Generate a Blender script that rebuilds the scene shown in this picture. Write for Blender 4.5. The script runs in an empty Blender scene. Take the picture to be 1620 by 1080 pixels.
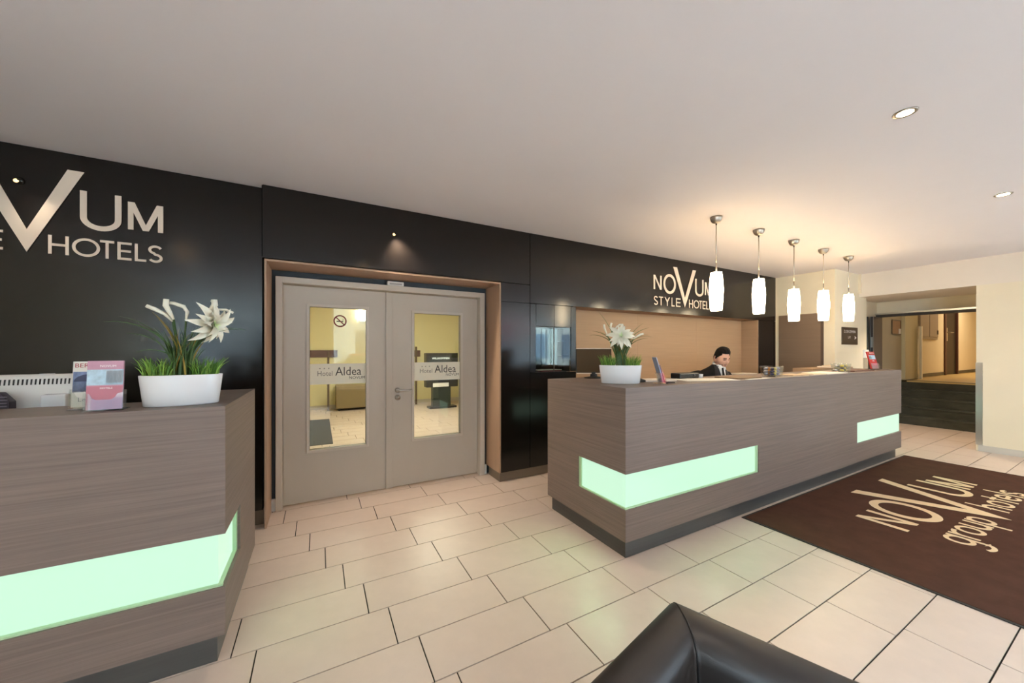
import bpy, bmesh, math, random
from mathutils import Vector, Matrix
random.seed(7)
R = math.radians
C = bpy.context.scene.collection
S = bpy.context.scene

# ------------------------------------------------------------ camera, world, lights, exposure
CAMZ = 1.48
cam = bpy.data.cameras.new('camera')
cam.sensor_width = 36.0
cam.lens = 567.0 / 1620 * 36
cam.shift_y = 15.1 / 1620
cam.clip_start = 0.05
co = bpy.data.objects.new('camera', cam)
co.location = (0, 0, CAMZ)
co.rotation_euler = (R(90), 0, -0.4942)
C.objects.link(co)
S.camera = co
S.view_settings.view_transform = 'Standard'
S.view_settings.look = 'None'
S.view_settings.gamma = 1
S.view_settings.use_curve_mapping = False
S.view_settings.exposure = 0.6
S.cycles.max_bounces = 8
S.cycles.diffuse_bounces = 5
S.cycles.glossy_bounces = 4
S.cycles.transmission_bounces = 6
S.cycles.transparent_max_bounces = 12
S.cycles.caustics_reflective = False
S.cycles.caustics_refractive = False
S.cycles.sample_clamp_indirect = 6.0
S.cycles.use_denoising = True

W = bpy.data.worlds.new('world')
S.world = W
W.use_nodes = True
_bg = W.node_tree.nodes['Background']
_bg.inputs[0].default_value = (0.68, 0.83, 1.08, 1)
_bg.inputs[1].default_value = 31.0


def add_light(name, kind, loc, energy, color, size=0.1, rot=(0, 0, 0), spot=None, blend=0.5, size_y=None, portal=False):
    l = bpy.data.lights.new(name, kind)
    l.energy = energy
    l.color = color
    if kind == 'AREA':
        l.size = size
        if size_y:
            l.shape = 'RECTANGLE'
            l.size_y = size_y
        l.cycles.is_portal = portal
    else:
        l.shadow_soft_size = size
    if kind == 'SPOT':
        l.spot_size = spot
        l.spot_blend = blend
    o = bpy.data.objects.new(name, l)
    o.location = loc
    o.rotation_euler = rot
    C.objects.link(o)
    return o


# window openings in the street wall behind the viewer: (x0, x1, z0, z1)
YF = -3.0
WINS = [(-3.0, -0.2, 0.55, 2.78), (0.3, 2.0, 0.55, 2.78), (4.6, 8.3, 0.55, 2.78)]
for (a, b, c, d) in WINS:
    add_light('window_portal', 'AREA', ((a + b) / 2, YF - 0.02, (c + d) / 2), 1, (1, 1, 1), b - a, (R(90), 0, 0), size_y=d - c, portal=True)
WARM = (1.0, 0.74, 0.46)
DOWN = [(3.0, 0.75), (5.33, 0.73), (0.68, 0.75), (-1.64, 0.75), (7.5, 0.73)]
for (x, y) in DOWN:
    add_light('downlight_beam', 'SPOT', (x, y, 2.84), 21, (1.0, 0.88, 0.72), 0.04, spot=R(110), blend=0.8)
add_light('landing_light', 'AREA', (15.4, 1.7, 3.25), 36, (1.0, 0.80, 0.54), 1.2)
add_light('stair_light', 'AREA', (10.8, 1.9, 3.2), 5, (1.0, 0.8, 0.55), 0.8)
add_light('recess_fill', 'SPOT', (9.25, 1.9, 2.44), 75, (1.0, 0.86, 0.66), 0.02, spot=R(120), blend=0.8)  # added fill without a fixture, brightens the floor in the stair opening
add_light('vestibule_light', 'AREA', (1.6, 7.2, 2.8), 105, (1.0, 0.92, 0.72), 2.0)

# ------------------------------------------------------------ materials
MATS = {}


def lin(c):
    return tuple((v / 12.92 if v <= 0.04045 else ((v + 0.055) / 1.055) ** 2.4) for v in (c[0] / 255, c[1] / 255, c[2] / 255)) + (1,)


def mat(name, rgb, rough=0.5, metal=0.0, spec=0.5, emit=None, estr=0.0, noise=None, amount=0.15, bump=0.0, bscale=200, coat=0.0, dist=0.0, trans=0.0, alpha=None, ior=None):
    """rgb in sRGB 0-255; noise=(sx,sy,sz) scale of a colour variation in object space"""
    if name in MATS:
        return MATS[name]
    m = bpy.data.materials.new(name)
    m.use_nodes = True
    nt = m.node_tree
    p = nt.nodes['Principled BSDF']
    col = lin(rgb)
    p.inputs['Base Color'].default_value = col
    p.inputs['Roughness'].default_value = rough
    p.inputs['Metallic'].default_value = metal
    p.inputs['Specular IOR Level'].default_value = spec
    if ior:
        p.inputs['IOR'].default_value = ior
    if coat:
        p.inputs['Coat Weight'].default_value = coat
        p.inputs['Coat Roughness'].default_value = 0.08
    if trans:
        p.inputs['Transmission Weight'].default_value = trans
    if alpha is not None:
        p.inputs['Alpha'].default_value = alpha
    if emit:
        p.inputs['Emission Color'].default_value = lin(emit)
        p.inputs['Emission Strength'].default_value = estr
    if noise or bump:
        tc = nt.nodes.new('ShaderNodeTexCoord')
    if noise:
        mp = nt.nodes.new('ShaderNodeMapping')
        mp.inputs['Scale'].default_value = noise
        nz = nt.nodes.new('ShaderNodeTexNoise')
        nz.inputs['Scale'].default_value = 1.0
        nz.inputs['Detail'].default_value = 6
        nz.inputs['Distortion'].default_value = dist
        nz.inputs['Roughness'].default_value = 0.65
        cr = nt.nodes.new('ShaderNodeValToRGB')
        cr.color_ramp.elements[0].position = 0.3
        cr.color_ramp.elements[1].position = 0.72
        cr.color_ramp.elements[0].color = tuple(v * (1 - amount) for v in col[:3]) + (1,)
        cr.color_ramp.elements[1].color = tuple(min(1, v * (1 + amount)) for v in col[:3]) + (1,)
        nt.links.new(tc.outputs['Object'], mp.inputs[0])
        nt.links.new(mp.outputs[0], nz.inputs[0])
        nt.links.new(nz.outputs[0], cr.inputs[0])
        nt.links.new(cr.outputs[0], p.inputs['Base Color'])
    if bump:
        nb = nt.nodes.new('ShaderNodeTexNoise')
        nb.inputs['Scale'].default_value = bscale
        nb.inputs['Detail'].default_value = 3
        bp = nt.nodes.new('ShaderNodeBump')
        bp.inputs['Strength'].default_value = bump
        bp.inputs['Distance'].default_value = 0.002
        nt.links.new(tc.outputs['Object'], nb.inputs[0])
        nt.links.new(nb.outputs[0], bp.inputs['Height'])
        nt.links.new(bp.outputs[0], p.inputs['Normal'])
    MATS[name] = m
    return m


def thin_glass(name, tint=(235, 240, 238), refl=0.1, rough=0.0):
    if name in MATS:
        return MATS[name]
    m = bpy.data.materials.new(name)
    m.use_nodes = True
    nt = m.node_tree
    nt.nodes.remove(nt.nodes['Principled BSDF'])
    out = nt.nodes['Material Output']
    t = nt.nodes.new('ShaderNodeBsdfTransparent')
    t.inputs[0].default_value = lin(tint)
    g = nt.nodes.new('ShaderNodeBsdfGlossy')
    g.inputs['Roughness'].default_value = rough
    f = nt.nodes.new('ShaderNodeFresnel')
    geo = nt.nodes.new('ShaderNodeNewGeometry')
    io = nt.nodes.new('ShaderNodeMath')
    io.operation = 'MULTIPLY_ADD'
    io.inputs[1].default_value = 1 / 1.5 - 1.5
    io.inputs[2].default_value = 1.5
    nt.links.new(geo.outputs['Backfacing'], io.inputs[0])
    nt.links.new(io.outputs[0], f.inputs[0])
    a = nt.nodes.new('ShaderNodeMath')
    a.operation = 'ADD'
    a.use_clamp = True
    a.inputs[1].default_value = refl
    mx = nt.nodes.new('ShaderNodeMixShader')
    nt.links.new(f.outputs[0], a.inputs[0])
    nt.links.new(a.outputs[0], mx.inputs[0])
    nt.links.new(t.outputs[0], mx.inputs[1])
    nt.links.new(g.outputs[0], mx.inputs[2])
    nt.links.new(mx.outputs[0], out.inputs[0])
    MATS[name] = m
    return m


M_ceil = mat('white_ceiling_paint', (226, 220, 221), 0.9, spec=0.2, noise=(0.6, 0.6, 0.6), amount=0.02)
M_cream = mat('cream_wall_paint', (228, 216, 190), 0.85, spec=0.25, noise=(3, 3, 3), amount=0.02)
M_olive = mat('grey_wall_paint', (170, 160, 138), 0.85, spec=0.25, noise=(3, 3, 3), amount=0.02)
M_blackwall = mat('black_satin_panel', (21, 17, 15), 0.17, spec=0.5, noise=(3, 3, 60), amount=0.15)
M_gap = mat('dark_gap', (10, 9, 8), 0.9)
M_laminate = mat('grey_brown_woodgrain', (121, 105, 97), 0.5, spec=0.4, noise=(1.3, 1.3, 90), amount=0.21, dist=0.6)
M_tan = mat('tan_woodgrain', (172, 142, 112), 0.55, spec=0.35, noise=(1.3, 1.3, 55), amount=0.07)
M_portal = mat('tan_door_lining', (172, 140, 116), 0.5, spec=0.35, noise=(30, 30, 1.5), amount=0.06)
M_kick = mat('grey_metal_plinth', (92, 91, 90), 0.38, 0.5, noise=(2, 2, 40), amount=0.1)
M_tile = mat('beige_porcelain_tile', (206, 186, 173), 0.34, spec=0.4, noise=(5, 5, 5), amount=0.045)
M_grout = mat('dark_grout', (40, 34, 27), 0.9)
M_strip = mat('green_backlit_glass', (80, 106, 92), 0.25, emit=(208, 250, 220), estr=0.60)
M_door = mat('warm_grey_door_paint', (190, 179, 167), 0.45, spec=0.4, noise=(2, 2, 1), amount=0.03)
M_frame = mat('warm_grey_frame_paint', (200, 189, 177), 0.42, spec=0.4)
M_blue = mat('blue_grey_wall', (62, 70, 78), 0.8)
M_steel = mat('brushed_steel', (198, 196, 190), 0.28, 1.0)
M_nickel = mat('brushed_nickel', (176, 168, 156), 0.35, 0.9)
M_white = mat('white_gloss_ceramic', (226, 225, 226), 0.25, spec=0.5)
M_whitep = mat('white_plastic', (232, 230, 226), 0.4)
M_paper = mat('white_paper', (236, 230, 220), 0.8)
M_blackp = mat('black_plastic', (20, 19, 19), 0.4)
M_shade = mat('opal_glass_shade', (255, 246, 230), 0.3, emit=(255, 232, 192), estr=18.0)
M_bulb = mat('lit_lamp_disc', (255, 244, 224), 0.3, emit=(255, 236, 204), estr=18.0)
M_letter = mat('cream_letter_face', (226, 208, 188), 0.45, 0.0)
M_carpet = mat('brown_carpet', (78, 51, 40), 0.95, spec=0.1, noise=(7, 7, 7), amount=0.16, bump=0.6, bscale=900)
M_carpetlet = mat('beige_carpet', (220, 194, 158), 0.95, spec=0.1, bump=0.5, bscale=900)
M_rubber = mat('black_rubber', (34, 30, 27), 0.7)
M_leather = mat('black_leather', (37, 31, 29), 0.44, spec=0.55, bump=0.12, bscale=450)
M_stone = mat('dark_stone', (64, 64, 55), 0.4, spec=0.4, noise=(4, 4, 7), amount=0.45)
M_glass = thin_glass('clear_pane', refl=0.015)
M_acryl = thin_glass('clear_acrylic', (248, 250, 250), 0.035, 0.02)
M_frost = mat('frosted_film', (232, 226, 208), 0.7)
M_mirror = mat('dimmed_mirror', (96, 100, 102), 0.02, 1.0)  # mirror tint darkened to dim the over-bright street reflection
M_skin = mat('skin', (224, 170, 142), 0.55)
M_hair = mat('dark_brown_hair', (24, 17, 13), 0.8, spec=0.2)
M_suit = mat('black_suit_cloth', (24, 22, 23), 0.85, spec=0.2)
M_shirt = mat('white_shirt_cloth', (226, 224, 220), 0.85)
M_taupe = mat('taupe_panel', (128, 106, 86), 0.6, noise=(1, 1, 30), amount=0.05)
M_greyleaf = mat('dark_grey_door_paint', (62, 58, 58), 0.5)
M_darkdoor = mat('dark_wood_door', (27, 19, 15), 0.45, noise=(20, 20, 1.5), amount=0.2)

# ------------------------------------------------------------ geometry helpers
WM = {}


class MB:
    def __init__(s):
        s.v, s.f, s.mi, s.cur = [], [], [], 0

    def add(s, vs, fs):
        n = len(s.v)
        s.v += [tuple(v) for v in vs]
        s.f += [tuple(i + n for i in f) for f in fs]
        s.mi += [s.cur] * len(fs)
        return s

    def box(s, x0, x1, y0, y1, z0, z1, M=None):
        vs = [Vector((x, y, z)) for x in (x0, x1) for y in (y0, y1) for z in (z0, z1)]
        if M is not None:
            vs = [M @ v for v in vs]
        return s.add(vs, [(0, 1, 3, 2), (4, 6, 7, 5), (0, 4, 5, 1), (2, 3, 7, 6), (0, 2, 6, 4), (1, 5, 7, 3)])

    def rings(s, rings, cap=True, close=True):
        n = len(rings[0])
        vs = [p for r in rings for p in r]
        fs = []
        for i in range(len(rings) - 1):
            for j in range(n if close else n - 1):
                k = (j + 1) % n
                fs.append((i * n + j, i * n + k, (i + 1) * n + k, (i + 1) * n + j))
        if cap:
            fs.append(tuple(reversed(range(n))))
            fs.append(tuple((len(rings) - 1) * n + j for j in range(n)))
        return s.add(vs, fs)

    def tube(s, pts, rad, n=8, cap=True):
        pts = [Vector(p) for p in pts]
        if not isinstance(rad, (list, tuple)):
            rad = [rad] * len(pts)
        rs = []
        prev = None
        for i, p in enumerate(pts):
            d = (pts[min(i + 1, len(pts) - 1)] - pts[max(i - 1, 0)]).normalized()
            if prev is None:
                a = Vector((0, 0, 1)) if abs(d.z) < 0.9 else Vector((1, 0, 0))
                u = d.cross(a).normalized()
            else:
                u = (prev - d * prev.dot(d)).normalized()
            prev = u
            w = d.cross(u)
            rs.append([p + (u * math.cos(t) + w * math.sin(t)) * rad[i] for t in (2 * math.pi * k / n for k in range(n))])
        return s.rings(rs, cap)

    def lathe(s, prof, n=24, c=(0, 0, 0), sx=1.0, sy=1.0, rot=0.0, cap=True):
        cr, sr = math.cos(rot), math.sin(rot)
        rs = []
        for (r, z) in prof:
            ring = []
            for k in range(n):
                t = 2 * math.pi * k / n
                x, y = r * sx * math.cos(t), r * sy * math.sin(t)
                ring.append((c[0] + x * cr - y * sr, c[1] + x * sr + y * cr, c[2] + z))
            rs.append(ring)
        return s.rings(rs, cap)

    def sphere(s, c, r, n=12, sc=(1, 1, 1)):
        rs = []
        for i in range(1, n):
            a = math.pi * i / n
            rs.append([(c[0] + r * sc[0] * math.sin(a) * math.cos(t), c[1] + r * sc[1] * math.sin(a) * math.sin(t), c[2] - r * sc[2] * math.cos(a)) for t in (2 * math.pi * k / (n * 2) for k in range(n * 2))])
        return s.rings(rs)

    def prism(s, poly, fr, t):
        """poly: 2D points, fr: (origin, ex, ey, n) frame, extruded from 0 to t along n"""
        o, ex, ey, nn = fr
        b = [o + ex * x + ey * y for x, y in poly]
        f = [p + nn * t for p in b]
        n = len(poly)
        fs = [tuple(reversed(range(n))), tuple(range(n, 2 * n))] + [(i, (i + 1) % n, n + (i + 1) % n, n + i) for i in range(n)]
        return s.add(b + f, fs)

    def ribbon(s, pts, w, closed, fr, t):
        pts = [Vector((p[0], p[1])) for p in pts]
        n = len(pts)
        L, Rr = [], []
        for i, p in enumerate(pts):
            d0 = (p - pts[i - 1]) if (i > 0 or closed) else None
            d1 = (pts[(i + 1) % n] - p) if (i < n - 1 or closed) else None
            d0 = d0.normalized() if d0 is not None else d1.normalized()
            d1 = d1.normalized() if d1 is not None else d0
            m = d0 + d1
            m = m.normalized() if m.length > 1e-6 else d0
            nv = Vector((-m.y, m.x))
            k = max(0.35, nv.dot(Vector((-d0.y, d0.x))))
            L.append(p + nv * (w / 2 / k))
            Rr.append(p - nv * (w / 2 / k))
        o, ex, ey, nn = fr
        P = lambda q, z: o + ex * q.x + ey * q.y + nn * z
        vs = []
        for i in range(n):
            vs += [P(L[i], 0), P(Rr[i], 0), P(L[i], t), P(Rr[i], t)]
        fs = []
        for i in range(n if closed else n - 1):
            a, b = 4 * i, 4 * ((i + 1) % n)
            fs += [(a + 2, a + 3, b + 3, b + 2), (a, b, b + 1, a + 1), (a, a + 2, b + 2, b), (a + 1, b + 1, b + 3, a + 3)]
        if not closed:
            b = 4 * (n - 1)
            fs += [(0, 1, 3, 2), (b, b + 2, b + 3, b + 1)]
        s.add(vs, fs)
        return s

    def build(s, name, m, parent=None, smooth=False, bevel=0.0, local=False, weld=True, segs=2):
        me = bpy.data.meshes.new(name)
        vs = s.v
        if parent is not None and not local:
            inv = WM[parent.name].inverted()
            vs = [tuple(inv @ Vector(v)) for v in vs]
        me.from_pydata(vs, [], s.f)
        ms = m if isinstance(m, (list, tuple)) else [m]
        for x in ms:
            me.materials.append(x)
        if len(ms) > 1:
            me.polygons.foreach_set('material_index', s.mi)
        bm = bmesh.new()
        bm.from_mesh(me)
        if weld:
            bmesh.ops.remove_doubles(bm, verts=bm.verts, dist=1e-5)
        bmesh.ops.recalc_face_normals(bm, faces=bm.faces)
        if bevel:
            es = [e for e in bm.edges if len(e.link_faces) == 2 and e.calc_face_angle(0) > 0.6]
            bmesh.ops.bevel(bm, geom=es, offset=bevel, segments=segs, affect='EDGES', profile=0.5, clamp_overlap=True)
        bm.to_mesh(me)
        bm.free()
        if smooth:
            me.polygons.foreach_set('use_smooth', [True] * len(me.polygons))
        o = bpy.data.objects.new(name, me)
        C.objects.link(o)
        if parent is not None:
            o.parent = parent
            WM[o.name] = WM[parent.name].copy()
        else:
            WM[o.name] = Matrix.Identity(4)
        return o


def B(*a):
    return MB().box(*a)


def tag(o, label, cat, group=None):
    o['label'] = label
    o['category'] = cat
    if group:
        o['group'] = group
    return o


def thing(name, label, cat, loc=(0, 0, 0), rz=0.0, group=None):
    o = bpy.data.objects.new(name, None)
    o.empty_display_size = 0.05
    o.location = loc
    o.rotation_euler = (0, 0, rz)
    C.objects.link(o)
    WM[o.name] = Matrix.Translation(loc) @ Matrix.Rotation(rz, 4, 'Z')
    return tag(o, label, cat, group)


def struct(o):
    o['kind'] = 'structure'
    return o


def sroot(name, loc=(0, 0, 0)):
    o = bpy.data.objects.new(name, None)
    o.empty_display_size = 0.05
    o.location = loc
    C.objects.link(o)
    WM[o.name] = Matrix.Translation(loc)
    return struct(o)


def recenter(o):
    """put a top-level mesh's origin at the middle of its base"""
    vs = [v.co for v in o.data.vertices]
    c = Vector((sum(v.x for v in vs) / len(vs), sum(v.y for v in vs) / len(vs), min(v.z for v in vs)))
    o.data.transform(Matrix.Translation(-c))
    o.location = c
    WM[o.name] = Matrix.Translation(c)
    return o


def copy_tree(o, parent=None):
    c = o.copy()
    C.objects.link(c)
    c.parent = parent
    for ch in o.children:
        copy_tree(ch, c)
    return c


def text_mesh(txt, size, fr, t, mb=None, align='LEFT', sx=1.0):
    """flat lettering from the built-in typeface, as geometry in the frame fr"""
    cu = bpy.data.curves.new('t', 'FONT')
    cu.body = txt
    cu.size = size
    cu.resolution_u = 2
    cu.align_x = align
    ob = bpy.data.objects.new('t', cu)
    me = bpy.data.meshes.new_from_object(ob)
    mb = mb or MB()
    o, ex, ey, nn = fr
    vs = [o + ex * (v.co.x * sx) + ey * v.co.y + nn * t for v in me.vertices]
    mb.add(vs, [tuple(p.vertices) for p in me.polygons])
    bpy.data.objects.remove(ob)
    bpy.data.curves.remove(cu)
    bpy.data.meshes.remove(me)
    return mb


def frame(o, ex, ey):
    ex, ey = Vector(ex).normalized(), Vector(ey).normalized()
    return (Vector(o), ex, ey, ex.cross(ey))


def arc(cx, cy, rx, ry, a0, a1, n=14):
    return [(cx + rx * math.cos(R(a0 + (a1 - a0) * i / n)), cy + ry * math.sin(R(a0 + (a1 - a0) * i / n))) for i in range(n + 1)]


def letter(mb, ch, x, y, w, h, st, fr, t):
    """one capital (or small) letter as ribbons inside the box x..x+w, y..y+h"""
    e = st / 2
    X0, X1, Y0, Y1 = x + e, x + w - e, y, y + h
    ym = y + h * 0.5
    xm = x + w / 2
    t0, cnt = t, [0]

    def hgt():
        cnt[0] += 1
        return t0 * (1 - 0.04 * cnt[0])

    r = lambda pts, closed=False: mb.ribbon(pts, st, closed, fr, hgt())
    if ch == 'N':
        r([(X0, Y0), (X0, Y1)])
        r([(X1, Y0), (X1, Y1)])
        mb.prism([(x, Y1), (x + st * 1.1, Y1), (x + w, Y0), (x + w - st * 1.1, Y0)], fr, hgt())
    elif ch in 'Oo':
        r(arc(xm, ym, w / 2 - e, h / 2 - e, 0, 360, 36)[:-1], True)
    elif ch == 'U':
        rad = w / 2 - e
        r([(X0, Y1)] + arc(xm, Y0 + rad, rad, rad - e, 180, 360, 18) + [(X1, Y1)])
    elif ch == 'M':
        r([(X0, Y0), (X0, Y1)])
        r([(X1, Y0), (X1, Y1)])
        mb.prism([(x, Y1), (x + st * 1.2, Y1), (xm + st * 0.55, Y0), (xm - st * 0.55, Y0)], fr, hgt())
        mb.prism([(x + w - st * 1.2, Y1), (x + w, Y1), (xm + st * 0.55, Y0), (xm - st * 0.55, Y0)], fr, hgt())
    elif ch == 'T':
        r([(xm, Y0), (xm, Y1 - st)])
        r([(x, Y1 - e), (x + w, Y1 - e)])
    elif ch == 'Y':
        mb.prism([(x, Y1), (x + st * 1.2, Y1), (xm + e, ym), (xm - e, ym - e)], fr, hgt())
        mb.prism([(x + w - st * 1.2, Y1), (x + w, Y1), (xm + e, ym - e), (xm - e, ym)], fr, hgt())
        r([(xm, Y0), (xm, ym)])
    elif ch == 'L':
        r([(X0, Y1), (X0, Y0 + e), (x + w, Y0 + e)])
    elif ch == 'E':
        r([(x + w, Y1 - e), (X0, Y1 - e), (X0, Y0 + e), (x + w, Y0 + e)])
        r([(X0, ym), (x + w * 0.95, ym)])
    elif ch == 'H':
        r([(X0, Y0), (X0, Y1)])
        r([(X1, Y0), (X1, Y1)])
        r([(X0, ym), (X1, ym)])
    elif ch in 'Ss':
        q = h / 4
        a = arc(xm, Y1 - q - e * 0.2, w / 2 - e, q - e * 0.8, 25, 270, 14)
        b = arc(xm, Y0 + q + e * 0.2, w / 2 - e, q - e * 0.8, 90, -155, 14)
        r(a[:-1] + b)
    elif ch in 'gpb':
        r(arc(xm, y + h / 2, w / 2 - e, h / 2 - e, 0, 360, 24)[:-1], True)
        if ch == 'g':
            r([(X1, Y1)] + [(X1, Y0 - h * 0.25)] + arc(xm, Y0 - h * 0.25, w / 2 - e, h * 0.25, 0, -150, 10))
        elif ch == 'p':
            r([(X0, Y1), (X0, Y0 - h * 0.5)])
    elif ch == 'r':
        r([(X0, Y0), (X0, Y1)])
        r(arc(x + w, ym, w - e, h / 2 - e, 165, 80, 8))
    elif ch == 'u':
        rad = w / 2 - e
        r([(X0, Y1)] + arc(xm, Y0 + rad + e, rad, rad, 180, 360, 14) + [(X1, Y1)])
        r([(X1, Y1), (X1, Y0)])
    elif ch == 'h':
        rad = w / 2 - e
        r([(X0, Y0), (X0, Y0 + h * 1.55)])
        r([(X0, Y0 + h - rad - e)] + arc(xm, Y0 + h - rad - e, rad, rad, 180, 0, 14) + [(X1, Y0)])
    elif ch == 't':
        r([(xm, Y0), (xm, Y0 + h * 1.35)])
        r([(x, Y1 - e), (x + w, Y1 - e)])
    elif ch == 'e':
        r(arc(xm, ym, w / 2 - e, h / 2 - e, 0, 320, 24))
        r([(X0, ym), (X1, ym)])
    elif ch == 'l':
        r([(xm, Y0), (xm, Y0 + h * 1.55)])
    return mb


# logo layout, metres measured from the foot of the big V (real sign size)
LOGO_TOP = [('N', -0.696, 0.17, 0.0305, 0.229, 0.206), ('O', -0.488, 0.278, 0.04, 0.181, 0.297), ('U', 0.247, 0.21, 0.034, 0.194, 0.272), ('M', 0.491, 0.194, 0.03, 0.23, 0.204)]
LOGO_SUB = [('S', -0.689, 0.084), ('T', -0.581, 0.088), ('Y', -0.462, 0.118), ('L', -0.307, 0.068), ('E', -0.204, 0.101),
            ('H', 0.097, 0.097), ('O', 0.209, 0.138), ('T', 0.347, 0.072), ('E', 0.436, 0.075), ('L', 0.528, 0.062), ('S', 0.601, 0.081)]


def big_v(fr, k, t):
    m = MB()
    return m.prism([(-0.27 * k, 0.596 * k), (-0.184 * k, 0.596 * k), (0, 0.15 * k), (0.188 * k, 0.596 * k), (0.268 * k, 0.596 * k), (0, 0)], fr, t)


def wall_sign(label, tipx, y, tipz):
    t = thing('wall_sign', label, 'sign', (tipx, y, tipz))
    fr = frame((tipx, y, tipz), (1, 0, 0), (0, 0, 1))
    d = 0.004
    big_v(fr, 1, d).build('letter', M_letter, t, weld=False)
    for (c, x, w, st, y0, h) in LOGO_TOP:
        letter(MB(), c, x, y0, w, h, st, fr, d).build('letter', M_letter, t, weld=False)
    for (c, x, w) in LOGO_SUB:
        letter(MB(), c, x, 0, w, 0.13, 0.0165, fr, d).build('letter', M_letter, t, weld=False)
    return t


# ============================================================ SETTING
Z_C = 2.865
# floor: dark bed with every visible tile its own piece
floor = struct(B(-3.2, 10.5, YF, 4.0, -0.12, -0.006).box(-3.2, 4.2, 4.0, 10.4, -0.12, -0.006).build('floor', M_grout))
TW, TH, G = 0.6245, 0.2945, 0.0033


def visible(x, y, z, m=60):
    c, s = math.cos(0.4942), math.sin(0.4942)
    xc, zc = x * c - y * s, x * s + y * c
    if zc < 0.2:
        return False
    u, v = 810 + 567 * xc / zc, 555 - 567 * (z - CAMZ) / zc
    return -m < u < 1620 + m and v < 1080 + m


tile_mesh = {}
rest = MB()
ntile = 0
cand = []
for j in range(-14, 31):
    y0 = 1.576 + TH * j
    if y0 + TH < YF or y0 > 10.3:
        continue
    xs = 0.457 - 0.104 * j
    for k in range(-30, 30):
        x0 = xs + TW * k
        xa, xb, ya, yb = x0, x0 + TW, y0, y0 + TH
        lim = (-3.2, 10.5) if yb <= 4.0 else (-3.2, 4.2)
        if xb < lim[0] or xa > lim[1]:
            continue
        xa, xb = max(xa, lim[0]), min(xb, lim[1])
        ya, yb = max(ya, YF), min(yb, 10.4)
        if xb - xa < 0.03:
            continue
        cand.append((xa + G, xb - G, ya + G, yb - G))


def hidden(x, y):
    return (1.95 < x < 7.1 and 1.9 < y < 4.0) or (x < -0.45 and y > 2.2) or (x > 8.7 and (y < 1.3 or y > 2.9)) or (3.35 < x < 7.25 and 0.05 < y < 1.8) or (y > 4 and not (-0.3 < x < 0.6 + (y - 4) * 0.45)) or (4.0 > y > 3.6 and x > 1.8)


def vis_tile(t):
    pts = [(t[0], t[2]), (t[1], t[2]), (t[0], t[3]), (t[1], t[3]), ((t[0] + t[1]) / 2, (t[2] + t[3]) / 2)]
    return any(visible(x, y, 0, 20) and not hidden(x, y) for x, y in pts)


vis = [t for t in cand if vis_tile(t)]
vis.sort(key=lambda t: (t[0] + t[1]) ** 2 + (t[2] + t[3]) ** 2)
visset = set(vis[:298])
for t in cand:
    if t in visset:
        key = (round(t[1] - t[0], 3), round(t[3] - t[2], 3))
        if key not in tile_mesh:
            o = B(0, t[1] - t[0], 0, t[3] - t[2], -0.006, 0).build('tile', M_tile, floor, local=True)
            tile_mesh[key] = o.data
        else:
            o = bpy.data.objects.new('tile', tile_mesh[key])
            C.objects.link(o)
            o.parent = floor
        o.location = (t[0], t[2], 0)
    else:
        rest.box(t[0], t[1], t[2], t[3], -0.006, 0)
o = rest.build('tile_field', M_tile, floor)
o['kind'] = 'stuff'

struct(B(-3.2, 8.62, YF, 3.7, Z_C, Z_C + 0.15).build('ceiling', M_ceil))
wl = struct(B(-3.35, -3.2, YF, 3.7, -0.1, Z_C).build('wall_left', M_cream))

# street wall behind the viewer, with window openings
wf = MB()
xs = sorted([-3.2, 8.77] + [w[0] for w in WINS] + [w[1] for w in WINS])
for i in range(len(xs) - 1):
    a, b = xs[i], xs[i + 1]
    w = [q for q in WINS if q[0] == a]
    if w:
        wf.box(a, b, YF - 0.2, YF, -0.1, w[0][2])
        wf.box(a, b, YF - 0.2, YF, w[0][3], Z_C)
    else:
        wf.box(a, b, YF - 0.2, YF, -0.1, Z_C)
struct(wf.build('wall_front', M_cream))
for i, (a, b, c, d) in enumerate(WINS):
    wr = sroot('window_%d' % (i + 1), ((a + b) / 2, YF - 0.1, c))
    f = 0.06
    m = B(a, a + f, YF - 0.14, YF - 0.06, c, d).box(b - f, b, YF - 0.14, YF - 0.06, c, d).box(a + f, b - f, YF - 0.14, YF - 0.06, c, c + f).box(a + f, b - f, YF - 0.14, YF - 0.06, d - f, d)
    n = max(1, round((b - a) / 1.2))
    for k in range(1, n):
        xm = a + (b - a) * k / n
        m.box(xm - 0.03, xm + 0.03, YF - 0.14, YF - 0.06, c + f, d - f)
    m.build('window_frame', M_whitep, wr)
    B(a + f, b - f, YF - 0.103, YF - 0.097, c + f, d - f).build('pane', M_glass, wr)

# ---- black back wall: separate panels on a dark carcass
Y0 = 3.6
YL = 3.68
wb = struct(MB().box(-3.2, -0.42, YL + 0.02, YL + 0.2, 0.128, Z_C).box(-0.42, 2.86, Y0 + 0.02, 4.2, 2.27, Z_C).box(1.80, 2.22, Y0 + 0.02, 4.0, 0.109, 2.27)
            .box(2.22, 2.83, Y0 + 0.16, 4.0, 0, 2.27).box(2.22, 2.83, Y0 + 0.02, Y0 + 0.16, 1.80, 2.27).box(2.22, 2.83, Y0 + 0.02, Y0 + 0.16, 0.109, 1.2)
            .box(2.86, 7.6, 3.92, 4.05, 0, Z_C).box(2.86, 7.6, Y0 + 0.02, 3.92, 2.08, Z_C).box(7.03, 7.6, Y0 + 0.02, 3.92, 0, 2.08).build('wall_back', M_gap))
GP = 0.003


def panel(x0, x1, z0, z1, y=Y0, th=0.02, m=M_blackwall):
    return B(x0 + GP, x1 - GP, y, y + th, z0 + GP, z1 - GP).build('panel', m, wb)


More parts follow.
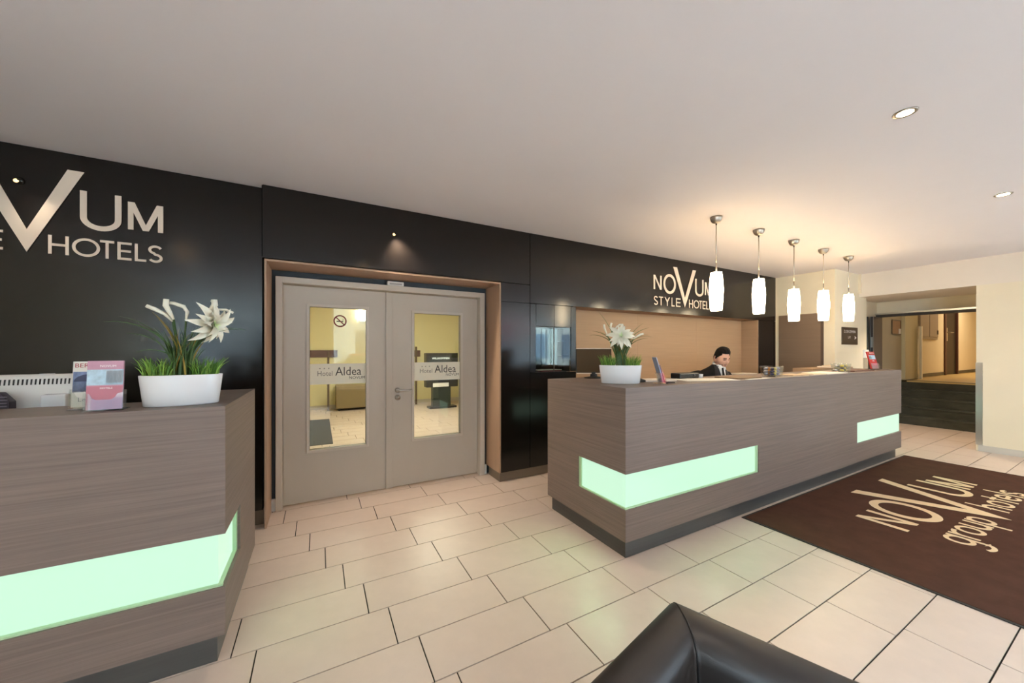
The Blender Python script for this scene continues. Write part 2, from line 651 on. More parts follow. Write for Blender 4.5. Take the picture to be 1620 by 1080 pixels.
panel(-3.2, -1.9, 0.13, Z_C, YL)
panel(-1.9, -0.42, 0.13, Z_C, YL)
panel(-0.415, 2.18, 2.255, Z_C)                       # over the doors
B(-0.415, -0.4, Y0 + 0.02, YL + 0.02, 2.257, Z_C).build('panel', M_blackwall, wb)
panel(1.80, 2.18, 2.04, 2.255)
panel(1.80, 2.18, 0.11, 2.04)
panel(2.18, 2.86, 0.11, 1.225)                        # below the glazed recess
panel(2.18, 2.262, 1.225, 2.04)
panel(2.778, 2.86, 1.225, 2.04)
panel(2.262, 2.525, 1.775, 2.04)
panel(2.525, 2.778, 1.775, 2.04)
panel(2.18, 7.6, 2.04, Z_C)                           # long fascia
panel(7.02, 7.6, 0.0, 2.04)
# plinth of the black wall
tr = sroot('trim_1', (2.3, 3.64, 0))
B(1.80, 2.86, 3.635, 3.66, 0, 0.108).box(1.80, 1.815, 3.66, 3.93, 0, 0.108).build('plinth', mat('brown_lit_plinth', (124, 110, 95), 0.4, 0.3), tr)  # lighter brown paints the warm light falling on this plinth
B(-3.2, -0.415, 3.715, 3.74, 0, 0.128).box(-0.43, -0.415, 3.74, 3.98, 0, 0.128).build('plinth', mat('brown_lit_plinth', (124, 110, 95), 0.4, 0.3), tr)

# lining of the door recess
tr = sroot('trim_2', (0.7, 3.8, 0))
B(-0.40, -0.385, 3.604, 3.98, 0.0, 2.25).build('door_lining', M_portal, tr)
B(1.783, 1.80, 3.604, 3.98, 0.108, 2.25).build('door_lining', M_portal, tr)
B(-0.385, 1.783, 3.604, 3.98, 2.233, 2.25).build('door_lining', M_portal, tr)
# blue-grey wall round the doors and its white skirting
wd = struct(MB().box(-0.6, -0.352, 3.98, 4.1, 0, 2.6).box(1.748, 2.0, 3.98, 4.1, 0, 2.6).box(-0.352, 1.748, 3.98, 4.1, 2.172, 2.6).build('wall_rear', M_blue))
struct(B(-0.385, -0.352, 3.955, 3.98, 0, 0.11).box(1.748, 1.783, 3.955, 3.98, 0, 0.11).build('baseboard_rear', M_whitep))

# ---- double doors
d1 = sroot('door_1', (0.7, 4.0, 0))
fm = B(-0.352, -0.300, 3.93, 4.1, 0, 2.172).box(1.690, 1.748, 3.93, 4.1, 0, 2.172).box(-0.300, 1.690, 3.93, 4.1, 2.115, 2.172)
fm.build('door_frame', M_frame, d1, bevel=0.004)


def leaf(x0, x1, px0, px1, pz0, pz1, name):
    y0, y1 = 4.02, 4.075
    m = B(x0, px0, y0, y1, 0.012, 2.108).box(px1, x1, y0, y1, 0.012, 2.108).box(px0, px1, y0, y1, 0.012, pz0).box(px0, px1, y0, y1, pz1, 2.108)
    lf = m.build('door_leaf', M_door, d1)
    b = 0.022
    m = MB()
    for (a, c, e, g) in ((px0 - b, px0 + 0.004, pz0 - b, pz1 + b), (px1 - 0.004, px1 + b, pz0 - b, pz1 + b), (px0 + 0.004, px1 - 0.004, pz0 - b, pz0 + 0.004), (px0 + 0.004, px1 - 0.004, pz1 - 0.004, pz1 + b)):
        m.box(a, c, y0 - 0.012, y0, e, g)
        m.box(a, c, y1, y1 + 0.012, e, g)
    m.build('glazing_bead', M_frame, lf, bevel=0.003)
    p = B(px0, px1, 4.046, 4.05, pz0, pz1).build('pane', M_glass, lf)
    # frosted film with the cut-out hotel name
    w = px1 - px0
    bd = B(px0 + 0.006, px1 - 0.006, 4.042, 4.0455, 1.147, 1.352).build('frosted_band', M_frost, lf)
    fr = frame((px0, 4.0415, 1.147), (1, 0, 0), (0, 0, 1))
    mdk = mat('dark_print', (70, 66, 58), 0.7)
    tx = text_mesh('Aldea', 0.125, (fr[0] + Vector((w * 0.44, 0, 0.085)), fr[1], fr[2], fr[3]), 0, sx=0.86 * w / 0.53)
    tx.build('lettering', mdk, lf)
    tx = text_mesh('Hotel', 0.07, (fr[0] + Vector((w * 0.13, 0, 0.085)), fr[1], fr[2], fr[3]), 0, sx=0.88 * w / 0.53)
    for k in range(3):
        tx.add([fr[0] + Vector((w * (0.18 + 0.075 * k) + 0.008 * math.cos(a), 0, 0.16 + 0.008 * math.sin(a))) for a in [R(90 + 72 * i * 2) for i in range(5)]], [(0, 1, 2, 3, 4)])
    tx.build('lettering', mat('pale_print', (128, 124, 112), 0.7), lf)
    tx = text_mesh('NOVUM', 0.042, (fr[0] + Vector((w * 0.68, 0, 0.045)), fr[1], fr[2], fr[3]), 0, sx=w / 0.53)
    tx.build('lettering', mdk, lf)
    return lf


LL = leaf(-0.296, 0.640, -0.085, 0.440, 0.505, 1.918, 'left')
RL = leaf(0.668, 1.686, 0.925, 1.478, 0.505, 1.905, 'right')
B(0.630, 0.695, 4.0, 4.02, 0.012, 2.108).build('meeting_strip', M_door, d1, bevel=0.003)
h = MB()
h.tube([(0.752, 4.02, 1.055), (0.752, 4.006, 1.055)], 0.028, 20)
h.tube([(0.752, 4.02, 0.975), (0.752, 4.006, 0.975)], 0.028, 20)
h.tube([(0.752, 4.01, 1.055), (0.752, 3.965, 1.055), (0.768, 3.955, 1.055), (0.875, 3.955, 1.055), (0.89, 3.963, 1.055), (0.89, 3.985, 1.055)], 0.011, 10)
h.box(0.746, 0.758, 4.0, 4.006, 0.96, 0.985)
h.build('door_handle', M_steel, d1, smooth=True)
# no smoking sticker on the left pane
m = MB()
fr = frame((0.19, 4.0455, 1.785), (1, 0, 0), (0, 0, 1))
m.ribbon(arc(0, 0, 0.055, 0.055, 0, 360, 28)[:-1], 0.013, True, fr, 0.0008)
m.ribbon([(-0.038, 0.038), (0.038, -0.038)], 0.011, False, fr, 0.0008)
m.build('prohibition_sticker', mat('red_print', (112, 34, 38), 0.6), LL)
m = MB()
m.ribbon([(-0.032, -0.004), (0.03, -0.004)], 0.011, False, fr, 0.0006)
m.ribbon([(0.022, 0.006), (0.03, 0.014), (0.024, 0.024)], 0.004, False, fr, 0.0006)
m.build('prohibition_sticker', mat('dark_print', (70, 66, 58)), LL)
# small white sensor over the doors
t = thing('door_sensor', 'small white oblong sensor box on top of the double door frame', 'sensor', (0.717, 3.95, 2.172))
B(0.633, 0.802, 3.925, 3.98, 2.172, 2.215).build('housing', M_whitep, t, bevel=0.006)
B(0.655, 0.78, 3.922, 3.925, 2.18, 2.198).build('lens', mat('grey_lens', (180, 178, 176), 0.2), t)

# ---- niche behind the desk (tan boards)
nb = sroot('wall_niche', (4.9, 3.9, 0))
for (a, b) in ((2.86, 4.26), (4.26, 5.66), (5.66, 7.0)):
    B(a + 0.001, b - 0.001, 3.89, 3.91, 0.0, 2.06).build('board', M_tan, nb)
B(7.0, 7.02, 3.605, 3.91, 0.0, 2.04).build('board', M_tan, nb)
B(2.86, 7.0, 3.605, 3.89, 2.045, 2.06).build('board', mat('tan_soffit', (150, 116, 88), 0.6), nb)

# ---- right side: pillar, beam, cream walls
pl = struct(B(7.65, 8.95, 2.735, 3.66, 0, Z_C).build('wall_pillar', M_cream))
struct(B(7.6, 7.65, 3.622, 3.75, 0, Z_C).build('wall_corner', M_cream))
struct(B(8.62, 8.92, YF, 1.42, 0, 2.455).build('wall_right', M_cream))
struct(B(8.62, 9.9, YF, 2.735, 2.455, Z_C + 0.1).box(8.96, 9.9, 2.735, 2.9, 2.455, Z_C + 0.1).build('wall_beam', mat('white_beam_paint', (226, 214, 198), 0.85, noise=(2, 2, 2), amount=0.015)))
struct(B(8.575, 8.618, 2.70, 2.734, 2.52, Z_C - 0.002).build('trim_4', M_cream))
struct(B(8.606, 8.62, YF, 1.40, 0, 0.09).build('baseboard_right', mat('pale_skirting', (200, 192, 180), 0.5)))
struct(B(8.95, 9.9, 2.87, 3.0, 0, 2.455).build('wall_recess', M_cream))
struct(B(8.92, 18.0, 0.9, 1.0, 0, 3.4).build('wall_stairs', M_cream))
struct(B(9.9, 10.05, 1.0, 2.93, 2.21, 3.4).build('wall_header', M_cream))
w = sroot('wall_landing', (14, 2.95, 0))
B(9.9, 11.45, 2.92, 3.05, 0, 3.4).build('grey_section', M_olive, w)
B(11.45, 12.25, 2.86, 3.05, 0.6, 3.4).build('pilaster', mat('olive_cream_paint', (198, 190, 158), 0.8), w)
B(12.25, 14.55, 2.93, 3.05, 0.6, 3.4).build('cream_section', M_cream, w)
B(14.55, 15.75, 2.99, 3.05, 0.6, 3.4).build('cream_section', M_cream, w)
B(15.75, 18.0, 2.93, 3.05, 0.6, 3.4).build('cream_section', M_cream, w)
B(14.55, 15.75, 2.93, 2.99, 3.0, 3.4).build('cream_section', M_cream, w)
struct(B(18.0, 18.1, 0.9, 3.05, 0.7, 3.4).build('wall_end', M_cream))
struct(B(9.9, 18.1, 0.9, 3.05, 3.4, 3.5).build('ceiling_landing', M_cream))
# landing skirting
struct(B(12.25, 14.55, 2.915, 2.93, 0.85, 0.93).box(15.75, 18.0, 2.915, 2.93, 0.85, 0.93).build('baseboard_landing', M_stone))

# stairs, every step a piece
st = sroot('floor_stairs', (10.6, 1.9, 0))
for k in range(5):
    x0 = 10.48 + 0.205 * k
    zt = 0.168 * (k + 1)
    B(x0 + 0.012, 11.7, 1.0, 2.92, 0.168 * k - (0.1 if k == 0 else 0), zt - 0.03).build('riser', M_stone, st)
    if k < 4:
        B(x0, x0 + 0.24, 1.0, 2.92, zt - 0.03, zt).build('tread', M_stone, st, bevel=0.004)
B(11.3, 18.0, 1.0, 3.05, 0.81, 0.84).build('landing_slab', mat('ochre_stone_floor', (206, 178, 120), 0.5, noise=(4, 4, 4), amount=0.06), st)
B(11.3, 11.42, 1.0, 2.92, 0.84, 0.845).build('nosing', M_stone, st)
B(11.3, 12.3, 2.80, 2.92, 0.672, 0.84).build('side_block', M_stone, st)

# grey fire door, open against the recess wall, with its frame
d2 = sroot('door_2', (9.9, 2.8, 0))
B(9.84, 9.9, 1.0, 2.87, 2.15, 2.20).box(9.84, 9.9, 2.80, 2.87, 0, 2.15).build('door_frame', mat('dark_grey_frame', (58, 52, 48), 0.5), d2)
B(9.80, 9.9, 1.0, 2.87, 2.20, 2.23).build('closer_rail', M_steel, d2)
lf = B(9.42, 9.84, 2.775, 2.83, 0.01, 2.145).build('door_leaf', M_greyleaf, d2)
B(9.412, 9.42, 2.777, 2.783, 0.01, 2.145).box(9.412, 9.42, 2.822, 2.828, 0.01, 2.145).build('edge_strip', M_steel, lf)
B(9.41, 9.42, 2.79, 2.815, 1.55, 1.75).build('lock_plate', M_steel, lf)
B(8.99, 9.40, 2.845, 2.87, 0.01, 2.145).build('door_leaf', mat('dark_green_door_edge', (44, 46, 34), 0.5), d2)

# taupe door leaf in the side of the pillar
d3 = sroot('door_3', (7.65, 3.23, 0))
B(7.625, 7.65, 2.92, 3.56, 0.005, 2.14).build('door_leaf', M_taupe, d3, bevel=0.003)
B(7.622, 7.65, 2.885, 2.918, 0.005, 2.155).build('door_edge', mat('dark_taupe', (86, 68, 54), 0.6), d3)

# dark wooden door on the landing
d4 = sroot('door_4', (15.1, 2.93, 0.84))
B(14.55, 14.66, 2.90, 2.99, 0.84, 3.0).box(15.68, 15.75, 2.90, 2.99, 0.84, 3.0).build('door_frame', mat('reddish_frame', (84, 50, 38), 0.5), d4)
lf = B(14.66, 15.68, 2.94, 2.985, 0.85, 2.99).build('door_leaf', M_darkdoor, d4)
h = B(14.78, 14.88, 2.925, 2.94, 1.75, 2.10).tube([(14.83, 2.93, 1.98), (14.83, 2.87, 1.98), (15.1, 2.87, 1.98)], 0.014, 8)
h.build('door_handle', M_steel, lf)

# vestibule seen through the door glass
M_yel = mat('yellow_cream_wall', (224, 214, 168), 0.85)
struct(B(-0.7, 4.2, 10.3, 10.4, 0, 3.0).build('wall_vestibule', M_yel))
struct(B(4.1, 4.2, 4.2, 10.3, 0, 3.0).box(-0.8, -0.7, 4.2, 10.3, 0, 3.0).build('wall_vestibule_side', M_yel))
struct(B(-0.8, 4.2, 4.1, 10.4, 2.95, 3.05).build('ceiling_vestibule', M_ceil))
struct(B(-0.7, 4.1, 10.28, 10.3, 0, 0.1).build('baseboard_vestibule', mat('pale_skirting', (200, 192, 180))))
struct(B(-0.7, 0.42, 10.26, 10.3, 1.32, 1.50).box(2.3, 2.55, 10.26, 10.3, 1.32, 1.5).build('trim_3', mat('dark_red_rail', (82, 40, 34), 0.5)))
# ============================================================ COUNTERS
M_edge = mat('green_glass_edge', (176, 208, 166), 0.3)


def counter(name, label, pieces, strips, plinth, worktop, desk, loc, edges):
    t = thing(name, label, 'reception desk', loc)
    m = MB()
    for b in pieces:
        m.box(*b)
    m.build('body', M_laminate, t)
    for s in worktop:
        B(*s).build('worktop', M_laminate, t)
    for s in strips:
        m = MB()
        for b in s:
            m.box(*b)
        m.build('light_strip', M_strip, t)
    for b in edges:
        B(*b).build('glass_edge', M_edge, t)
    m = MB()
    for b in plinth:
        m.box(*b)
    m.build('plinth', M_kick, t)
    for s in desk:
        B(*s).build('desk_shelf', M_tan, t)
    return t


ZT, ZA, ZB, ZK = 1.22, 0.617, 0.366, 0.14
x0, x1, y0 = 1.883, 7.15, 1.825
T = 0.06
counter('reception_counter', 'long wood-grain reception counter beside the brown carpet, with glowing green corner strip', [
    (x0, x1, y0, y0 + T, ZA, ZT), (x0, x1, y0, y0 + T, ZK, ZB), (3.56, 5.70, y0, y0 + T, ZB, ZA),
    (x0, x0 + T, y0 + T, 2.79, ZA, ZT), (x0, x0 + T, y0 + T, 2.79, ZK, ZB), (x0, x0 + T, 2.343, 2.79, ZB, ZA),
    (x1 - T, x1, y0 + T, 2.45, ZA, ZT), (x1 - T, x1, y0 + T, 2.45, ZK, ZB), (x1 - T, x1, 2.2, 2.45, ZB, ZA),
    (x0 + T, 2.40, 2.73, 2.79, ZK, ZT), (2.34, 2.40, 2.30, 2.73, ZK, ZT - 0.04)],
    [[(x0 + 0.02, 3.56, y0 + 0.02, y0 + 0.05, ZB, ZA), (x0 + 0.02, x0 + 0.05, y0 + 0.05, 2.343, ZB, ZA)],
     [(5.70, x1 - 0.018, y0 + 0.018, y0 + 0.05, ZB, ZA), (x1 - 0.05, x1 - 0.018, y0 + 0.05, 2.2, ZB, ZA)]],
    [(1.93, 7.105, 1.872, 1.90, 0, ZK), (1.93, 1.96, 1.90, 2.785, 0, ZK), (7.075, 7.105, 1.90, 2.44, 0, ZK)],
    [(x0 + T, x1 - T, y0 + T, 2.30, ZT - 0.04, ZT), (x0 + T, 2.40, 2.30, 2.73, ZT - 0.04, ZT)],
    [(2.42, 6.2, y0 + T, 2.44, 0.93, 0.96)], (4.5, 2.3, 0),
    [(x0 + 0.008, 3.56, y0 + 0.008, y0 + 0.02, ZB, ZB + 0.01), (x0 + 0.008, x0 + 0.02, y0 + 0.02, 2.343, ZB, ZB + 0.01), (3.535, 3.56, y0 + 0.008, y0 + 0.02, ZB + 0.01, ZA), (x0 + 0.008, x0 + 0.02, 2.318, 2.343, ZB + 0.01, ZA), (5.70, 5.715, y0 + 0.006, y0 + 0.018, ZB, ZA)])
xr, yf = -0.39, 2.137
xl = -3.0
counter('reception_counter', 'wood-grain reception counter at the left, carrying two leaflet stands and the wide white planter', [
    (xl, xr, yf, yf + T, ZA, ZT), (xl, xr, yf, yf + T, ZK, ZB),
    (xr - T, xr, yf + T, 3.026, ZA, ZT), (xr - T, xr, yf + T, 3.026, ZK, ZB), (xr - T, xr, 2.51, 3.026, ZB, ZA),
    (-0.66, xr - T, 2.966, 3.026, ZK, ZT), (-0.72, -0.66, 2.5, 3.026, ZK, ZT)],
    [[(xl, xr - 0.032, yf + 0.03, yf + 0.08, ZB, ZA), (xr - 0.08, xr - 0.032, yf + 0.08, 2.51, ZB, ZA)]],
    [(xl, -0.427, 2.177, 2.21, 0, ZK), (-0.457, -0.427, 2.21, 3.02, 0, ZK)],
    [(xl, xr - T, yf + T, 2.5, ZT - 0.04, ZT), (-0.66, xr - T, 2.5, 2.966, ZT - 0.04, ZT)],
    [(xl, -0.74, 2.2, 3.1, 0.90, 0.93)], (-1.6, 2.6, 0),
    [(xl, xr - 0.012, yf + 0.012, yf + 0.03, ZB, ZB + 0.008), (xr - 0.032, xr - 0.014, yf + 0.03, 2.51, ZB, ZB + 0.008), (xr - 0.032, xr - 0.014, 2.485, 2.51, ZB + 0.008, ZA)])

# added unseen green spots in the strip recesses, boosting their glow on the floor
GREEN = (0.42, 1.0, 0.52)
for (lx, ly, ax, ay) in ((2.3, 1.838, 0, -1), (2.9, 1.838, 0, -1), (3.4, 1.838, 0, -1), (6.2, 1.838, 0, -1), (6.8, 1.838, 0, -1), (1.896, 1.95, -1, 0), (1.896, 2.2, -1, 0), (-0.395, 2.3, 1, 0), (7.14, 2.0, 1, 0)):
    d_ = Vector((ax, ay, -0.75))
    add_light('strip_glow_spot', 'SPOT', (lx, ly, 0.611), 3.0, GREEN, 0.003, spot=R(120), blend=1.0, rot=d_.to_track_quat('-Z', 'Y').to_euler())

# ============================================================ WALL SIGNS
wall_sign('cut-out cream hotel logo on the black wall at the far left', -1.732, YL - 0.004, 2.149)
wall_sign('cut-out cream hotel logo above the niche behind the receptionist', 4.959, Y0 - 0.004, 2.150)

# ============================================================ MAT WITH LOGO
t = thing('floor_mat', 'large brown entrance carpet with a beige woven hotel logo', 'carpet', (5.3, 0.9, 0))
B(3.325, 7.28, -0.28, 1.815, 0.0005, 0.010).build('carpet_pile', M_carpet, t)
B(3.305, 3.325, -0.30, 1.835, 0.0005, 0.007).box(7.28, 7.30, -0.30, 1.835, 0.0005, 0.007).box(3.325, 7.28, -0.30, -0.28, 0.0005, 0.007).box(3.325, 7.28, 1.815, 1.835, 0.0005, 0.007).build('rubber_edge', M_rubber, t)
k = 1.56
fr = frame((5.298, 0.682, 0.010), (1, 0, 0), (0, 1, 0))
big_v(fr, k, 0.0015).build('letter', M_carpetlet, t, weld=False)
for (c, x, w, s_, yy, h) in LOGO_TOP:
    letter(MB(), c, x * k, yy * k, w * k * 1.02, h * k, s_ * k, fr, 0.0015).build('letter', M_carpetlet, t, weld=False)
gx = {'g': (-0.985, 0.16), 'r': (-0.795, 0.10), 'o': (-0.68, 0.165), 'u': (-0.49, 0.14), 'p': (-0.32, 0.15)}
for c, (x, w) in gx.items():
    letter(MB(), c, x, 0.04, w, 0.165, 0.028, fr, 0.0015).build('letter', M_carpetlet, t, weld=False)
for c, x, w in (('h', 0.21, 0.14), ('o', 0.385, 0.165), ('t', 0.57, 0.11), ('e', 0.70, 0.16), ('l', 0.885, 0.05), ('s', 0.955, 0.12)):
    letter(MB(), c, x, 0.04, w, 0.165, 0.028, fr, 0.0015).build('letter', M_carpetlet, t, weld=False)

# ============================================================ PENDANT LAMPS
def pendant(x, y, zt, zb, label):
    t = thing('pendant_lamp', label, 'lamp', (x, y, Z_C), group='pendant lamps over the long counter')
    m = MB().lathe([(0.001, -0.068), (0.018, -0.066), (0.036, -0.056), (0.05, -0.038), (0.056, -0.016), (0.057, 0)], 24, (x, y, Z_C))
    m.build('ceiling_cup', M_nickel, t, smooth=True)
    MB().tube([(x, y, Z_C - 0.06), (x, y, Z_C - 0.085)], 0.007, 8).build('cord_grip', M_blackp, t)
    MB().tube([(x, y, Z_C - 0.08), (x, y, zt + 0.1)], 0.005, 8).tube([(x, y, zt + 0.1), (x, y, zt - 0.03)], 0.0075, 8).build('rod', M_nickel, t, smooth=True)
    h = zt - zb
    prof = [(0.052, h), (0.060, h * 0.8), (0.066, h * 0.58), (0.066, h * 0.5), (0.062, h * 0.3), (0.056, h * 0.06), (0.053, 0), (0.049, 0), (0.058, h * 0.3), (0.061, h * 0.5), (0.055, h * 0.8), (0.048, h)]
    m = MB().lathe(prof, 24, (x, y, zb), cap=False)
    m.build('shade', M_shade, t, smooth=True)
    return t


names = ['nearest', 'second', 'middle', 'fourth', 'farthest']
drops = [(2.290, 1.899), (2.300, 1.906), (2.250, 1.855), (2.298, 1.896), (2.308, 1.917)]
hint = ['opal glass pendant lamp in front of the logo sign, nearest of five',
        'opal glass pendant lamp against the right end of the black fascia, second of five',
        'opal glass pendant lamp hanging lowest, in front of the taupe door\'s left edge',
        'opal glass pendant lamp in front of the taupe door\'s right edge',
        'opal glass pendant lamp before the pillar, farthest of the five']
for i in range(5):
    pendant(3.619 + 0.808 * i, 2.262 + 0.007 * i, drops[i][0], drops[i][1], hint[i])

# ============================================================ DOWNLIGHTS
def downlight(x, y, label):
    t = thing('downlight', label, 'ceiling lamp', (x, y, Z_C), group='recessed ceiling downlights')
    MB().lathe([(0.036, -0.004), (0.050, -0.006), (0.054, 0.0), (0.036, 0.0)], 24, (x, y, Z_C), cap=False).build('rim', M_nickel, t, smooth=True)
    MB().lathe([(0.001, -0.003), (0.036, -0.003)], 24, (x, y, Z_C)).build('lamp_disc', M_bulb, t)


dl = ['round recessed ceiling downlight nearer the viewer', 'round recessed ceiling downlight farther away, near the right edge',
      'round recessed downlight above the armchair side of the ceiling', 'round recessed downlight above the left counter side', 'round recessed downlight close to the right-hand beam']
for (x, y), l in zip(DOWN, dl):
    downlight(x, y, l)

# small black spotlights on the black wall
def wall_spot(x, y, z_, aim, label, power):
    t = thing('wall_spotlight', label, 'spotlight', (x, y, z_))
    MB().lathe([(0.001, 0.022), (0.010, 0.020), (0.019, 0.014), (0.023, 0.005), (0.024, 0)], 20, (0, 0, 0)).build('housing', mat('gloss_black', (24, 22, 20), 0.12), t, smooth=True, local=True)
    MB().lathe([(0.001, 0.0), (0.013, 0.002), (0.001, 0.005)], 14, (-0.007, -0.007, 0.0185)).build('lens', M_lens, t, smooth=True, local=True)
    t.rotation_euler = (R(90), 0, 0)
    p = Vector((x, y - 0.06, z_))
    add_light('wall_spotlight_beam', 'SPOT', p, power, (1.0, 0.86, 0.66), 0.03, spot=R(105), blend=1.0, rot=(Vector(aim) - p).to_track_quat('-Z', 'Y').to_euler())


M_lens = mat('lit_lens', (255, 236, 200), 0.3, emit=(255, 214, 150), estr=1.3)
wall_spot(0.645, Y0, 2.61, (1.25, 3.25, 0), 'small black spotlight with a lit lens on the black panel above the doors', 95)
wall_spot(-1.765, YL, 2.62, (-1.2, 3.0, 1.2), 'small black spotlight with a lit lens inside the V of the far left logo', 10)

# ============================================================ GLAZED RECESS
t = thing('display_case', 'glazed display recess with two doors and mirror back in the black wall', 'display case', (2.52, 3.68, 1.225))
B(2.262, 2.778, 3.752, 3.756, 1.235, 1.772).build('mirror_back', M_mirror, t)
m = B(2.262, 2.266, 3.62, 3.752, 1.229, 1.772).box(2.774, 2.778, 3.62, 3.752, 1.229, 1.772).box(2.262, 2.778, 3.62, 3.752, 1.225, 1.229).box(2.262, 2.778, 3.62, 3.752, 1.772, 1.776)
m.build('casing', mat('dark_brown_casing', (70, 56, 46), 0.5), t)
for (a, b) in ((2.266, 2.521), (2.527, 2.774)):
    B(a, b, 3.606, 3.610, 1.231, 1.77).build('glass_door', M_glass, t)
B(2.519, 2.529, 3.604, 3.612, 1.231, 1.77).build('door_edge', mat('dark_brown_casing', (70, 56, 46)), t)
for zz in (1.42, 1.60):
    B(2.268, 2.772, 3.64, 3.748, zz, zz + 0.006).build('glass_shelf', M_acryl, t)
tag(recenter(B(2.36, 2.66, 3.64, 3.72, 1.2295, 1.246).build('book', mat('dark_red_cover', (122, 40, 44), 0.6))), 'dark red book lying flat in the glazed recess', 'book')
tag(recenter(B(2.30, 2.66, 3.63, 3.735, 1.2462, 1.253).build('booklet', M_paper)), 'white booklet lying on the dark red book in the glazed recess', 'booklet')

# ============================================================ PLANTERS
M_leafg = mat('grass_green', (84, 128, 44), 0.55)
M_leafd = mat('dark_blade_green', (66, 94, 46), 0.5)
M_leafy = mat('yellowed_blade', (158, 132, 50), 0.55)
M_petal = mat('white_petal', (232, 228, 208), 0.6)
M_petalg = mat('pale_green_petal', (214, 228, 176), 0.6)


def blade(mb, p, d, L, w, curl, n=6):
    """curved tapering leaf from p, leaning toward d (horizontal unit), length L"""
    d = Vector(d)
    rl = random.uniform(0.4, 1.2) * random.choice((-1, 1))
    s0 = Vector((-d.y, d.x, 0))
    pts = []
    ang = R(86) if curl < 1.2 else R(82)
    q = Vector(p)
    for i in range(n + 1):
        f = i / n
        ww = w * (1 - f) ** 0.7 * (0.6 + 0.4 * min(1, f * 4)) + 0.0004
        a = ang - curl * f ** 1.5
        side = s0 * math.cos(rl) + (Vector((0, 0, 1)) * math.cos(a) - d * math.sin(a)) * math.sin(rl)
        pts.append((q - side * ww, q + side * ww))
        q = q + (d * math.cos(a) + Vector((0, 0, 1)) * math.sin(a)) * (L / n)
    vs = [v for pr in pts for v in pr]
    mb.add(vs, [(2 * i, 2 * i + 1, 2 * i + 3, 2 * i + 2) for i in range(n)])


